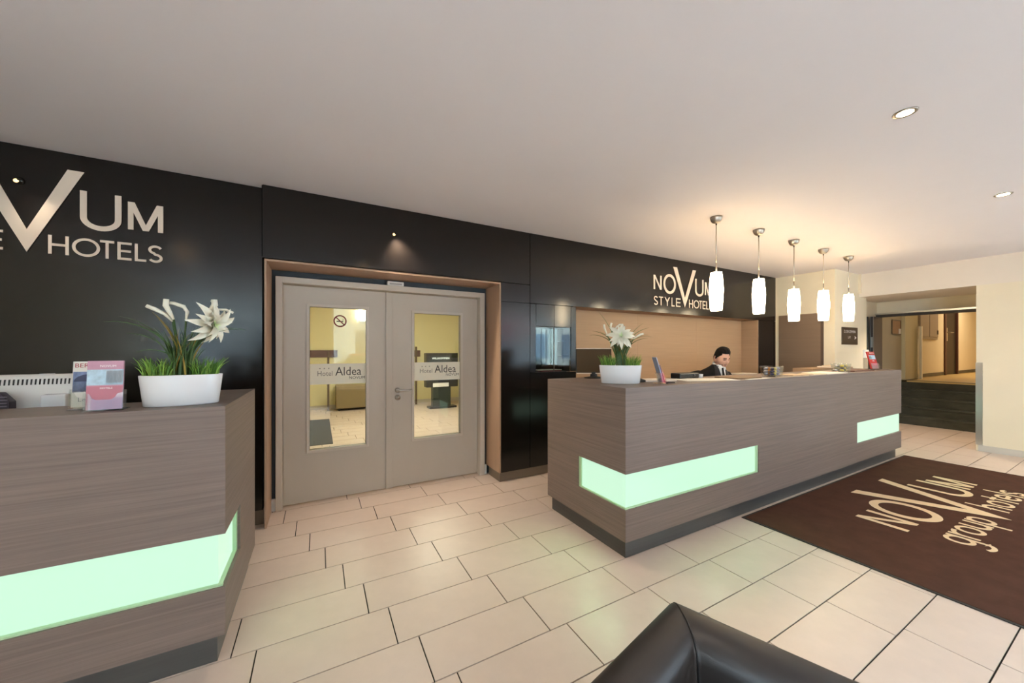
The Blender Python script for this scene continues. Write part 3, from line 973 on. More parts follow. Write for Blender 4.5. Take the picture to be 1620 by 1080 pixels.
def planter(x, y, rz, a, b, h, label, flowers, buds, long_blades, seed):
    random.seed(seed)
    z = ZT + 0.0005
    t = thing('planter', label, 'planter', (x, y, z), rz)
    prof = [(0.86, 0), (0.9, 0.004), (0.95, h * 0.5), (1.0, h - 0.004), (0.995, h), (0.965, h), (0.955, h - 0.02), (0.93, h - 0.022)]
    m = MB().lathe(prof, 48, (0, 0, 0), a, b)
    m.build('pot', M_white, t, smooth=False, local=True)
    bpy.data.objects[list(t.children)[0].name].data.polygons.foreach_set('use_smooth', [len(p.vertices) == 4 for p in t.children[0].data.polygons])
    MB().lathe([(0.93, h - 0.021), (0.9, h - 0.018), (0.001, h - 0.014)], 32, (0, 0, 0), a, b).build('soil', mat('dark_soil', (40, 36, 26), 0.9), t, local=True)
    for side in (-1, 1):
        m = MB()
        for i in range(170):
            r = math.sqrt(random.random())
            th = random.uniform(0, 2 * math.pi)
            px = side * a * 0.54 + a * 0.36 * r * math.cos(th)
            py = b * 0.66 * r * math.sin(th)
            an = random.uniform(0, 2 * math.pi)
            dx = math.cos(an) + 1.1 * (px - side * a * 0.54) / (a * 0.36)
            dy = math.sin(an) + 1.1 * py / (b * 0.66)
            l = math.hypot(dx, dy) or 1
            m.cur = random.randrange(2)
            blade(m, (px, py, h - 0.03), (dx / l, dy / l, 0), random.uniform(0.07, 0.125), 0.0026, random.uniform(0.5, 1.3), 4)
        o = m.build('grass_tuft', [M_leafg, mat('fresh_grass_green', (134, 172, 66), 0.55)], t, local=True, weld=False)
        o['kind'] = 'stuff'
    m = MB()
    for i in range(110):
        an = random.uniform(0, 2 * math.pi)
        px, py = random.uniform(-0.2, 0.2) * a, random.uniform(-0.35, 0.35) * b
        m.cur = 1 if random.random() < 0.1 else 0
        blade(m, (px, py, h - 0.03), (math.cos(an), math.sin(an) * 0.8, 0), random.uniform(0.15, 0.29), 0.0046, random.uniform(0.25, 0.95), 7)
    m.build('long_grass', [M_leafd, M_leafy], t, local=True, weld=False)['kind'] = 'stuff'
    for (ang, L, curl, mi) in long_blades:
        m = MB()
        blade(m, (random.uniform(-0.1, 0.1) * a, 0, h - 0.03), (math.cos(ang), math.sin(ang), 0), L * 1.18, 0.0062, curl, 12)
        m.build('long_blade', [M_leafd, M_leafy][mi], t, local=True, weld=False)
    # lily buds: curved tapering tubes on a stem
    for (pts, rad) in buds:
        pts = [Vector(p) for p in pts]
        n = len(pts)
        MB().tube([(0, 0, h - 0.03), tuple(pts[0] * 0.4 + Vector((0, 0, pts[0].z * 0.22))), tuple(pts[0])], [0.004, 0.004, 0.004], 6).build('stem', M_leafd, t, local=True, smooth=True)
        MB().tube(pts, [rad * f for f in ([0.45, 0.9, 1.1, 1.0, 0.85, 0.6][:n])], 10).build('bud', M_petal, t, local=True, smooth=True)
    # one big many-petalled flower
    pm = {}
    for (c, axis, size) in flowers:
        c = Vector(c)
        ax = Vector(axis).normalized()
        MB().tube([(0, 0, h - 0.03), (c.x * 0.35, c.y * 0.35, (h + c.z) / 2), tuple(c - ax * 0.012)], [0.005, 0.005, 0.006], 6).build('stem', M_leafd, t, local=True, smooth=True)
        u = ax.cross(Vector((0, 0, 1))).normalized()
        w = ax.cross(u)
        for layer, (cnt, L, tilt, wd, mt) in enumerate(((8, 1.08, -4, 0.19, M_petal), (8, 0.95, 20, 0.2, M_petal), (7, 0.74, 44, 0.19, M_petal), (5, 0.48, 66, 0.17, M_petalg))):
            if layer not in pm:
                m = MB()
                rows = []
                N = 7
                for i in range(N + 1):
                    f = i / N
                    ww = wd * math.sin(math.pi * min(0.985, f * 0.9 + 0.08)) ** 0.9 * (1 - f * 0.25)
                    zz = 0.2 * math.sin(f * 2.2) - 0.26 * f ** 3
                    rows.append([(-ww, f, zz + 0.45 * ww), (0, f, zz - 0.02), (ww, f, zz + 0.45 * ww)])
                m.rings(rows, cap=False, close=False)
                pm[layer] = (m, mt)
            for i in range(cnt):
                a_ = 2 * math.pi * (i + 0.5 * layer) / cnt + random.uniform(-0.15, 0.15)
                rad = u * math.cos(a_) + w * math.sin(a_)
                tl = R(tilt + random.uniform(-13, 13))
                dirv = rad * math.cos(tl) + ax * math.sin(tl)
                nor = ax * math.cos(tl) - rad * math.sin(tl)
                sd = dirv.cross(nor)
                k_ = size * L * random.uniform(0.88, 1.12)
                Mx = Matrix((sd, dirv, nor)).transposed()
                q = MB()
                q.add([c + Mx @ (Vector(v) * k_) for v in pm[layer][0].v], pm[layer][0].f)
                q.build('petal', pm[layer][1], t, local=True, smooth=True, weld=False)
    return t


planter(-0.582, 2.288, R(8), 0.152, 0.066, 0.146, 'wide white oval planter with grass and a drooping lily on the left counter',
        [((0.105, -0.04, 0.395), (0.72, -0.62, -0.22), 0.108)],
        [([(-0.035, 0.0, 0.40), (-0.062, 0.0, 0.435), (-0.095, 0.0, 0.455), (-0.125, 0.0, 0.47)], 0.0085),
         ([(-0.03, -0.01, 0.41), (-0.045, -0.01, 0.445), (-0.058, -0.01, 0.475), (-0.056, -0.01, 0.505)], 0.0105),
         ([(0.012, 0, 0.405), (0.017, 0, 0.45), (0.004, 0, 0.475), (-0.03, 0, 0.488), (-0.045, 0, 0.49)], 0.0085),
         ([(0.095, -0.03, 0.44), (0.11, -0.03, 0.465), (0.122, -0.03, 0.49), (0.12, -0.03, 0.515)], 0.0125),
         ([(0.10, -0.02, 0.45), (0.135, -0.02, 0.468), (0.165, -0.02, 0.468), (0.195, -0.02, 0.455)], 0.006)],
        [(3.0, 0.34, 1.35, 0), (3.25, 0.36, 1.75, 0), (2.9, 0.28, 1.6, 0), (3.15, 0.30, 0.75, 1), (3.4, 0.27, 0.62, 1), (-0.1, 0.36, 1.9, 0), (0.15, 0.33, 1.7, 0), (-0.35, 0.30, 1.5, 0), (0.1, 0.34, 1.2, 0), (3.3, 0.22, 2.1, 0)], 11)
planter(2.14, 2.13, R(-38), 0.166, 0.07, 0.146, 'oval white planter with grass and an upright lily on the long counter corner',
        [((0.0, -0.045, 0.375), (-0.12, -0.95, 0.26), 0.10)],
        [([(-0.10, 0, 0.385), (-0.115, 0, 0.42), (-0.125, 0, 0.45), (-0.128, 0, 0.475)], 0.008),
         ([(-0.065, 0, 0.42), (-0.075, 0, 0.445), (-0.075, 0, 0.465), (-0.068, 0, 0.487)], 0.008),
         ([(-0.045, 0, 0.425), (-0.03, 0, 0.455), (-0.005, 0, 0.472), (0.022, 0, 0.472)], 0.007),
         ([(0.10, 0, 0.355), (0.13, 0, 0.378), (0.155, 0, 0.392), (0.178, 0, 0.398)], 0.008)],
        [(3.1, 0.36, 1.75, 0), (3.0, 0.36, 1.45, 0), (3.2, 0.33, 1.2, 0), (0.0, 0.37, 1.35, 0), (0.1, 0.34, 1.6, 0), (-0.1, 0.36, 1.9, 0), (0.2, 0.36, 1.05, 0), (3.3, 0.42, 0.75, 0), (-0.3, 0.30, 1.6, 0)], 5)

# ============================================================ LEAFLETS AND STANDS
def stand(loc, rz, w, h, tilt, label):
    t = thing('leaflet_stand', label, 'leaflet stand', loc, rz)
    Mx = Matrix.Rotation(-R(tilt), 4, 'X')
    m = B(-w / 2, w / 2, 0.0, 0.003, 0.003, h * 0.42, Mx).box(-w / 2, -w / 2 + 0.003, -0.03, 0, 0.003, h * 0.42, Mx).box(w / 2 - 0.003, w / 2, -0.03, 0, 0.003, h * 0.42, Mx)
    m.build('back', M_acryl, t, local=True)
    pts = [(-w / 2, 0.003), (w / 2, 0.003), (w / 2, h * 0.36), (w * 0.36, h * 0.35)] + [(w * 0.3 * math.cos(R(a)), h * 0.30 + h * 0.05 * math.sin(R(a)) - h * 0.0) for a in ()] + [(w * 0.30, h * 0.27), (w * 0.2, h * 0.22), (-w * 0.2, h * 0.22), (-w * 0.30, h * 0.27), (-w * 0.36, h * 0.35), (-w / 2, h * 0.36)]
    o, ex, ey = Vector((0, -0.03, 0)), Vector((1, 0, 0)), Vector((0, 0, 1))
    MB().prism(pts, (Mx @ o, ex, (Mx.to_3x3() @ ey), Mx.to_3x3() @ Vector((0, -1, 0))), 0.003).build('front', M_acryl, t, local=True)
    B(-w / 2, w / 2, -0.045, 0.05, 0, 0.003).build('foot', M_acryl, t, local=True)
    return t


def leaflet(name, loc, rz, w, h, tilt, base, label, bands, texts, th=0.009, cat='leaflet', group=None):
    """bands: (z0,z1,x0,x1,material) printed areas as fractions; texts: (string,size,x,z,material)"""
    t = thing(name, label, cat, loc, rz, group)
    Mx = Matrix.Rotation(-R(tilt), 4, 'X')
    B(-w / 2, w / 2, -0.016, -0.016 + th, 0.005, h, Mx).build('booklet', base, t, local=True)
    for (za, zb, xa, xb, mm) in bands:
        B(-w / 2 + w * xa, -w / 2 + w * xb, -0.0166, -0.0161, h * za, h * zb, Mx).build('printed_panel', mm, t, local=True)
    for (s_, sz, x, z, mm) in texts:
        o = Mx @ Vector((-w / 2 + w * x, -0.0171, h * z))
        text_mesh(s_, sz, (o, Vector((1, 0, 0)), Mx.to_3x3() @ Vector((0, 0, 1)), Mx.to_3x3() @ Vector((0, -1, 0))), 0).build('lettering', mm, t, local=True)
    return t


P_red = mat('red_ink', (168, 40, 52), 0.6)
P_blue = mat('blue_sky_print', (120, 138, 176), 0.6, noise=(30, 30, 14), amount=0.4)
P_grey = mat('grey_city_print', (150, 148, 154), 0.6, noise=(120, 120, 90), amount=0.5)
P_dome = mat('dark_blue_dome_print', (66, 74, 104), 0.6)
P_pink = mat('dusty_pink_cover', (192, 142, 160), 0.45, noise=(5, 5, 9), amount=0.12)
P_pale = mat('pale_blue_print', (176, 200, 214), 0.5, noise=(30, 30, 30), amount=0.25)
P_rose = mat('rose_cover', (186, 112, 126), 0.45)
P_white = mat('white_ink', (240, 236, 236), 0.6)
z = ZT + 0.0005
stand((-0.912, 2.330, z), 0, 0.108, 0.21, 6, 'clear acrylic stand holding the city guide, behind on the left counter')
leaflet('leaflet', (-0.912, 2.325, z + 0.004), 0, 0.1, 0.208, 6, M_paper, 'white city guide with BERLIN in red capitals in the clear stand',
        [(0.36, 0.78, 0.02, 0.98, P_blue), (0.34, 0.56, 0.02, 0.98, P_grey)],
        [('BERLIN', 0.027, 0.05, 0.87, P_red), ('Lely', 0.026, 0.2, 0.14, P_grey)])
m = MB()
Mx = Matrix.Rotation(-R(6), 4, 'X')
l1 = [o for o in bpy.data.objects if o.name.startswith('leaflet') and not o.name.startswith('leaflet_') and o.type == 'EMPTY'][0]
m.add([Mx @ Vector((-0.0 + 0.045 * math.cos(a), -0.0172, 0.118 + 0.032 * math.sin(a))) for a in [R(180 * i / 12) for i in range(13)]], [tuple(range(13))])
m.build('printed_dome', P_dome, l1, local=True)
stand((-0.823, 2.235, z), 0, 0.122, 0.21, 5, 'clear acrylic stand holding the pink booklet, in front on the left counter')
leaflet('booklet', (-0.823, 2.230, z + 0.004), 0, 0.113, 0.212, 5, P_pink, 'dusty pink hotel booklet with a pale building picture in the front stand', [
        (0.50, 0.82, 0.0, 1.0, P_pale), (0.54, 0.80, 0.52, 0.97, mat('pale_facade_print', (206, 210, 216), 0.5, noise=(160, 160, 20), amount=0.25)), (0.0, 0.48, 0.0, 1.0, P_rose)],
        [('NOVUM', 0.014, 0.34, 0.87, P_white), ('HOTELS', 0.011, 0.36, 0.42, P_white)], cat='booklet')
# on the long counter, seen edge-on
stand((2.40, 1.955, z), R(58), 0.108, 0.21, 16, 'clear acrylic stand seen edge-on beside the planter on the long counter')
leaflet('leaflet', (2.398, 1.958, z + 0.004), R(58), 0.1, 0.21, 16, mat('pale_blue_cover', (168, 178, 204), 0.5), 'tall pale blue leaflet leaning in the edge-on stand by the planter', [(0.1, 0.9, 0.05, 0.95, P_pale)], [], th=0.006)
leaflet('leaflet', (2.407, 1.951, z + 0.004), R(58), 0.09, 0.15, 16, mat('mauve_cover', (150, 110, 120), 0.5), 'short mauve leaflet in front of the tall pale blue leaflet in the edge-on stand', [(0.4, 0.9, 0.05, 0.95, P_rose)], [], th=0.005)
# red leaflet at the far end
stand((6.86, 2.02, z), R(-12), 0.16, 0.24, 14, 'clear acrylic stand at the far right end of the long counter')
leaflet('leaflet', (6.85, 2.015, z + 0.004), R(-12), 0.15, 0.25, 14, mat('red_cover', (188, 44, 36), 0.5), 'red leaflet with a landscape photo in the stand at the far counter end', [
        (0.56, 0.80, 0.12, 0.95, P_pale), (0.58, 0.74, 0.12, 0.42, M_leafg), (0.02, 0.34, 0.1, 1.0, P_rose)],
        [('BERLIN', 0.03, 0.3, 0.87, P_white), ('Info', 0.03, 0.4, 0.44, P_white)], th=0.012)

# ============================================================ GLASS BOWLS WITH SWEETS
def bowl(x, y, w, h, label, swcols, where, seed):
    random.seed(seed)
    t = thing('glass_bowl', label, 'bowl', (x, y, z))
    n = 4
    outer = [(w * 0.46, 0), (w * 0.5, h * 0.5), (w * 0.54, h)]
    m = MB()
    pr = [(w * 0.62, 0), (w * 0.66, h * 0.5), (w * 0.70, h), (w * 0.66, h), (w * 0.60, h * 0.1), (0.001, h * 0.1)]
    rs = []
    for (r_, zz) in pr:
        rs.append([(r_ * math.cos(R(45 + 90 * k)) * 1.05, r_ * math.sin(R(45 + 90 * k)) * 0.9, zz) for k in range(4)])
    m.rings(rs)
    m.build('glass', M_acryl, t, local=True, bevel=0.004)
    i = 0
    r_ = w * 0.125
    for lay in range(3):
        for gx_ in range(3):
            for gy in range(2):
                c = swcols[i % len(swcols)]
                p = (x + (gx_ - 1) * w * 0.29 + random.uniform(-1, 1) * 0.006, y + (gy - 0.5) * w * 0.34, z + h * 0.1 + r_ * 0.72 + lay * r_ * 1.3)
                o = MB().sphere((0, 0, 0), r_, 5, (1.15, 0.95, 0.7)).build('sweet', c[1], smooth=True)
                o.location = p
                o.rotation_euler = (0, random.uniform(-0.3, 0.3), random.uniform(0, 3))
                WM[o.name] = Matrix.Translation(p)
                tag(o, '%s sweet, %s layer, %s column, %s row, in bowl %s' % (c[0], ('bottom', 'middle', 'top')[lay], ('left', 'middle', 'right')[gx_], ('front', 'back')[gy], where), 'sweet', 'wrapped sweets in the bowl ' + where)
                i += 1


SW = [('dark blue', mat('blue_foil', (52, 56, 92), 0.3)), ('silver', mat('silver_foil', (190, 190, 198), 0.25, 0.6)), ('yellow', mat('yellow_foil', (214, 190, 60), 0.35)),
      ('orange', mat('orange_foil', (204, 140, 70), 0.35)), ('violet', mat('violet_foil', (120, 110, 150), 0.3)), ('black', mat('black_foil', (44, 42, 48), 0.3))]
bowl(4.09, 1.975, 0.165, 0.105, 'square clear glass bowl of wrapped sweets nearer along the long counter', SW, 'near brown folder', 3)
bowl(5.66, 1.965, 0.165, 0.105, 'square clear glass bowl of wrapped sweets farther along the long counter', [SW[2], SW[1], SW[5], ('olive green', mat('olive_foil', (110, 112, 84), 0.35))], 'farther off', 4)

# ============================================================ PAPERS AND SMALL THINGS ON THE LONG COUNTER
def sheet(name, poly, z0, th, m, label, cat):
    fr_ = frame((0, 0, z0), (1, 0, 0), (0, 1, 0))
    return tag(recenter(MB().prism(poly, fr_, th).build(name, m)), label, cat)


sheet('paper_sheet', [(2.78, 1.99), (3.30, 1.842), (3.38, 2.05), (2.86, 2.24)], z, 0.003, M_paper, 'large white sheet lying in front of the receptionist', 'paper')
sheet('folder', [(3.36, 1.90), (3.74, 1.89), (3.76, 2.12), (3.38, 2.13)], z, 0.012, mat('brown_folder_card', (128, 100, 70), 0.6), 'flat brown folder lying to the right of the large white sheet', 'folder')
sheet('paper_sheet', [(3.42, 1.835), (3.80, 1.84), (3.80, 1.885), (3.44, 1.88)], z, 0.002, M_paper, 'narrow white sheet at the counter edge in front of the brown folder', 'paper')
sheet('paper_pile', [(4.36, 1.90), (4.62, 1.87), (4.66, 2.06), (4.40, 2.09)], z, 0.008, mat('beige_paper', (206, 180, 146), 0.8), 'beige paper pile just right of the nearer glass bowl', 'paper')
sheet('paper_pile', [(4.70, 1.86), (4.95, 1.845), (4.98, 2.0), (4.74, 2.02)], z, 0.010, mat('cream_paper', (226, 208, 178), 0.8), 'cream paper pile between the beige pile and the white sheets', 'paper')
sheet('paper_sheet', [(5.02, 1.86), (5.52, 1.85), (5.54, 2.12), (5.06, 2.12)], z, 0.006, M_paper, 'bright white sheets left of the farther glass bowl', 'paper')
sheet('magazine', [(5.86, 1.90), (6.40, 1.88), (6.42, 2.12), (5.90, 2.13)], z, 0.014, mat('maroon_cover', (112, 74, 62), 0.5), 'dark maroon magazine lying left of the red leaflet', 'magazine')
sheet('paper_pile', [(2.42, 2.12), (2.72, 2.05), (2.78, 2.22), (2.48, 2.28)], z, 0.014, mat('offwhite_paper', (230, 214, 196), 0.8), 'off-white paper pile behind the edge-on leaflet stand', 'paper')
t = thing('pen', 'short dark pen lying right of the edge-on leaflet stand', 'pen', (2.50, 1.94, z))
MB().tube([(2.46, 1.95, z + 0.005), (2.53, 1.925, z + 0.005)], 0.005, 8).build('barrel', M_blackp, t, smooth=True)
MB().tube([(2.53, 1.925, z + 0.005), (2.545, 1.92, z + 0.005)], [0.005, 0.001], 8).build('tip', M_steel, t, smooth=True)
# black box with rounded end
t = thing('black_box', 'low black device with rounded end left of the receptionist', 'device', (3.06, 2.2, z))
B(2.93, 3.21, 2.17, 2.28, z, z + 0.052).build('case', M_blackp, t, bevel=0.012, segs=3)
MB().tube([(3.13, 2.17, z + 0.03), (3.13, 2.166, z + 0.03)], 0.012, 12).build('button', mat('dark_grey_plastic', (64, 62, 62), 0.4), t, smooth=True)
t = thing('paper_cup', 'tiny white cup beside the black device by the receptionist', 'cup', (3.27, 2.2, z))
MB().lathe([(0.018, 0), (0.022, 0.036), (0.020, 0.036), (0.016, 0.003), (0.001, 0.003)], 16, (3.27, 2.2, z)).build('cup_wall', M_whitep, t, smooth=True)
t = thing('desk_telephone', 'black wedge-shaped desk telephone right of the planter', 'telephone', (2.36, 2.2, z))
MB().rings([[(2.30, 2.12, z), (2.30, 2.28, z), (2.30, 2.28, z + 0.06), (2.30, 2.12, z + 0.05)], [(2.44, 2.12, z), (2.44, 2.28, z), (2.44, 2.28, z + 0.02), (2.44, 2.12, z + 0.01)]]).build('base', M_blackp, t, bevel=0.004)
MB().tube([(2.32, 2.15, z + 0.066), (2.32, 2.2, z + 0.07), (2.32, 2.26, z + 0.066)], [0.014, 0.009, 0.014], 8).build('handset', M_blackp, t, smooth=True)

# monitor at the left end of the long counter
t = thing('monitor', 'small flat monitor with pale edges left of the planter on the long counter', 'monitor', (2.29, 2.68, z))
Mx = Matrix.Translation((2.33, 2.66, z + 0.04)) @ Matrix.Rotation(R(-30), 4, 'Z') @ Matrix.Rotation(R(-8), 4, 'X')
B(-0.17, 0.17, -0.014, 0.02, 0.006, 0.242, Mx).build('casing', M_blackp, t, bevel=0.003)
B(-0.17, 0.17, -0.018, -0.014, 0.0, 0.008, Mx).build('bezel', mat('pale_bezel', (230, 214, 192), 0.4), t)
B(-0.17, 0.17, -0.018, 0.0, 0.240, 0.247, Mx).build('bezel', mat('pale_bezel', (230, 214, 192), 0.4), t)
B(-0.165, 0.165, -0.016, -0.0145, 0.01, 0.238, Mx).build('screen', mat('wall_reflection_screen', (86, 66, 44), 0.5, spec=0.15), t)  # brown reflection of the tan wall painted on a blackish screen
MB().lathe([(0.1, 0), (0.1, 0.008), (0.04, 0.016), (0.03, 0.06), (0.001, 0.06)], 24, (2.33, 2.665, z), 1.0, 0.75).build('foot', M_blackp, t, smooth=False)

# ============================================================ MONITORS AT THE LEFT COUNTER
t = thing('monitor', 'white monitor back with a row of vents at the far left', 'monitor', (-1.3, 2.66, 0.93))
bx0, bx1, by0, by1, bz0, bz1 = -1.62, -1.06, 2.60, 2.70, 1.06, 1.365
pr = [(by0 + 0.02, bz0), (by1, bz0), (by1, bz1), (by0 + 0.03, bz1), (by0 + 0.008, bz1 - 0.02), (by0, bz0 + 0.12)]
MB().rings([[(bx0, p[0], p[1]) for p in pr], [(bx1, p[0], p[1]) for p in pr]]).build('back_shell', M_whitep, t, bevel=0.006)
m = MB()
for i in range(38):
    x = bx0 + 0.03 + i * 0.0138
    yy = by0 + 0.0065
    m.rings([[(x, yy - 0.0012, 1.318), (x + 0.005, yy - 0.0012, 1.318), (x + 0.005, yy + 0.01, 1.318), (x, yy + 0.01, 1.318)], [(x + 0.002, yy - 0.0012, 1.345), (x + 0.007, yy - 0.0012, 1.345), (x + 0.007, yy + 0.01, 1.345), (x + 0.002, yy + 0.01, 1.345)]])
m.build('vent_slots', mat('dark_slot', (50, 48, 48), 0.8), t)
B(-1.20, -1.16, 2.63, 2.66, bz1, bz1 + 0.004).build('top_button', M_white, t)
B(-1.165, -1.08, 2.555, 2.60, 0.94, 1.272).build('stand_column', M_white, t, bevel=0.008)
B(-1.22, -0.98, 2.52, 2.78, 0.93, 0.942).build('stand_foot', M_white, t, bevel=0.004)
t = thing('card_terminal', 'dark ribbed device edge in front of the white monitor at the far left', 'device', (-1.3, 2.53, 0.93))
pr = [(-1.36, 0.93), (-1.232, 0.93), (-1.232, 1.25), (-1.262, 1.292), (-1.36, 1.30)]
MB().rings([[(p[0], 2.505, p[1]) for p in pr], [(p[0], 2.55, p[1]) for p in pr]]).build('case', mat('dark_violet_plastic', (40, 30, 44), 0.5), t, bevel=0.004)
m = MB()
for i in range(6):
    m.box(-1.35, -1.238, 2.5, 2.505, 1.20 + i * 0.014, 1.205 + i * 0.014)
m.build('ribs', mat('grey_rib', (110, 100, 112), 0.5), t)

# ============================================================ REAR CABINET, PAPERS, WALL BITS
t = thing('rear_cabinet', 'low open tan cabinet behind the long counter in front of the pillar', 'cabinet', (6.9, 2.6, 0))
B(6.22, 7.55, 2.47, 2.72, 1.183, 1.226).build('top_board', M_tan, t)
B(6.22, 6.26, 2.47, 2.72, 0, 1.183).build('side_board', M_tan, t)
B(7.51, 7.55, 2.47, 2.72, 0, 1.183).build('side_board', M_tan, t)
B(6.26, 7.51, 2.69, 2.72, 0.05, 1.183).build('back_board', mat('dark_cabinet_inside', (60, 46, 36), 0.7), t)
B(6.26, 7.51, 2.49, 2.69, 0.75, 0.775).build('shelf', M_tan, t)
sheet('paper_pile', [(6.86, 2.50), (7.38, 2.52), (7.36, 2.68), (6.88, 2.68)], 1.2265, 0.016, M_paper, 'thick white paper pile on top of the rear cabinet', 'paper')
sheet('booklet', [(6.92, 2.53), (7.36, 2.54), (7.34, 2.67), (6.98, 2.66)], 1.2428, 0.010, mat('cream_paper', (226, 208, 178), 0.8), 'cream booklet on the white paper pile on the rear cabinet', 'booklet')
t = thing('back_shelf', 'tan shelf board in the niche behind the receptionist', 'shelf', (4.9, 3.7, 0))
B(2.87, 6.99, 3.45, 3.885, 1.02, 1.05).build('board', M_tan, t)
for x in (2.9, 4.9, 6.93):
    B(x, x + 0.04, 3.5, 3.885, 0, 1.02).build('bracket', M_tan, t)
t = thing('letter_tray', 'flat grey wire tray of papers on the niche shelf right of the receptionist', 'tray', (6.65, 3.68, 1.05))
m = MB()
for q in range(5):
    m.tube([(6.36, 3.55 + q * 0.07, 1.06), (6.96, 3.55 + q * 0.07, 1.06)], 0.004, 5)
m.box(6.36, 6.40, 3.55, 3.83, 1.05, 1.075).box(6.92, 6.96, 3.55, 3.83, 1.05, 1.075)
m.build('wire_frame', M_steel, t)
B(6.42, 6.90, 3.56, 3.82, 1.066, 1.085).build('papers', M_paper, t)

t = thing('direction_sign', 'dark square direction sign with white arrow on the pillar', 'sign', (8.20, 2.735, 1.59))
B(7.90, 8.505, 2.717, 2.735, 1.593, 1.895).build('plate', mat('dark_brown_plate', (62, 50, 40), 0.5), t)
fr = frame((7.90, 2.7165, 1.593), (1, 0, 0), (0, 0, 1))
o0, ex, ey, nn = fr
text_mesh('ZU DEN ZIMMERN', 0.066, (o0 + Vector((0.045, 0, 0.205)), ex, ey, nn), 0, sx=0.86).build('lettering', P_white, t)
text_mesh('LIFT', 0.06, (o0 + Vector((0.20, 0, 0.105)), ex, ey, nn), 0, sx=1.1).build('lettering', P_white, t)
MB().prism([(0.47, 0.09), (0.545, 0.123), (0.47, 0.156), (0.488, 0.123)], fr, 0.001).build('arrow', P_white, t)
t = thing('wall_switch', 'white wall switch box at the right edge of the pillar', 'switch', (8.87, 2.72, 1.35))
B(8.79, 8.945, 2.70, 2.735, 1.355, 1.505).build('plate', M_whitep, t, bevel=0.006)
B(8.86, 8.915, 2.694, 2.70, 1.395, 1.465).build('rocker', mat('brown_rocker', (120, 84, 66), 0.5), t, bevel=0.002)
t = thing('cable_duct', 'grey vertical cable duct running down below the wall switch', 'duct', (8.87, 2.72, 0))
B(8.80, 8.93, 2.708, 2.735, 0.0, 1.353).build('duct_body', mat('grey_duct', (176, 166, 148), 0.5), t, bevel=0.003)
t = thing('corner_guard', 'brushed steel corner guard on the edge of the right wall', 'corner guard', (8.62, 1.4, 0.09))
B(8.6145, 8.62, 1.362, 1.4255, 0.092, 1.31).box(8.62, 8.70, 1.42, 1.4255, 0.092, 1.31).build('plate', M_steel, t)

t = thing('notice_board', 'framed cork notice board on the grey stairway wall', 'notice board', (11.1, 2.91, 1.85))
B(10.86, 11.34, 2.908, 2.92, 1.86, 2.14).build('cork', mat('cork', (150, 122, 96), 0.9, noise=(60, 60, 60), amount=0.25), t)
B(10.84, 11.36, 2.90, 2.908, 1.84, 1.86).box(10.84, 11.36, 2.90, 2.908, 2.14, 2.16).box(10.84, 10.86, 2.90, 2.908, 1.86, 2.14).box(11.34, 11.36, 2.90, 2.908, 1.86, 2.14).build('rim', mat('dark_brown_rim', (86, 72, 54), 0.5), t)
B(11.24, 11.33, 2.897, 2.908, 1.862, 1.97).build('pinned_note', M_white, t)
t = thing('glass_panel_edge', 'bright vertical glass door edge beside the stairs', 'glass panel', (12.15, 2.8, 0.68))
B(12.02, 12.22, 2.80, 2.82, 0.68, 2.05).build('pane', M_acryl, t)
B(12.20, 12.26, 2.785, 2.835, 0.68, 2.05).build('bright_edge', mat('polished_edge', (250, 248, 242), 0.3), t)
t = thing('fuse_box', 'grey two-door fuse box on the landing wall', 'cabinet', (13.2, 2.9, 1.75))
B(12.50, 13.88, 2.895, 2.93, 1.77, 2.75).build('box', mat('grey_box', (150, 138, 124), 0.5), t)
for a in (12.53, 13.21):
    d_ = B(a, a + 0.64, 2.88, 2.895, 1.83, 2.72).build('door', mat('grey_box_door', (158, 146, 134), 0.45), t, bevel=0.003)
    B(a + (0.02 if a < 13 else 0.56), a + (0.08 if a < 13 else 0.62), 2.868, 2.88, 1.90, 2.0).build('latch', mat('dark_latch', (70, 62, 54), 0.5), d_)

# ============================================================ VESTIBULE THINGS
t = thing('kiosk', 'black self-service kiosk behind the glass of the right door', 'kiosk', (2.83, 9.15, 0))
B(2.48, 3.20, 9.0, 9.3, 0, 0.05).build('base', M_blackp, t, bevel=0.01)
B(2.58, 3.05, 9.05, 9.25, 0.05, 0.55).build('column', mat('dark_green_panel', (30, 44, 36), 0.4), t, bevel=0.01)
B(2.40, 3.24, 9.02, 9.28, 0.55, 1.43).build('housing', M_blackp, t, bevel=0.015)
B(2.50, 3.02, 9.01, 9.02, 0.72, 1.36).build('screen', mat('lit_screen', (40, 44, 46), 0.2, emit=(46, 52, 54), estr=0.6), t)
fr = frame((2.50, 9.008, 0.72), (1, 0, 0), (0, 0, 1))
B(2.56, 2.98, 9.006, 9.01, 0.56, 0.66).build('card_tray', M_whitep, t)
MB().prism([(0.14 + 0.09 * math.cos(R(i * 20)), 0.13 + 0.09 * math.sin(R(i * 20))) for i in range(18)], fr, 0.002).build('red_button', mat('red_lit', (200, 60, 50), 0.4, emit=(200, 60, 50), estr=0.5), t)
B(2.70, 2.99, 9.006, 9.01, 0.76, 0.94).build('lit_field', mat('lit_white_field', (230, 236, 230), 0.3, emit=(230, 240, 232), estr=0.8), t)
for i_, (s_, zz) in enumerate((('WILLKOMMEN', 0.55), ('ANREISE', 0.40))):
    text_mesh(s_, 0.07, (fr[0] + Vector((0.04, 0, zz)), fr[1], fr[2], fr[3]), 0.001).build('lettering', mat('lit_white_field', (230, 236, 230)), t)
t = thing('bench', 'taupe upholstered bench block behind the glass of the left door', 'bench', (0.8, 10.0, 0))
B(0.37, 1.35, 9.75, 10.25, 0.06, 0.62).build('block', mat('taupe_upholstery', (136, 118, 84), 0.8), t, bevel=0.02)
for x in (0.42, 1.27):
    B(x, x + 0.04, 9.8, 10.2, 0, 0.06).build('foot', M_blackp, t)
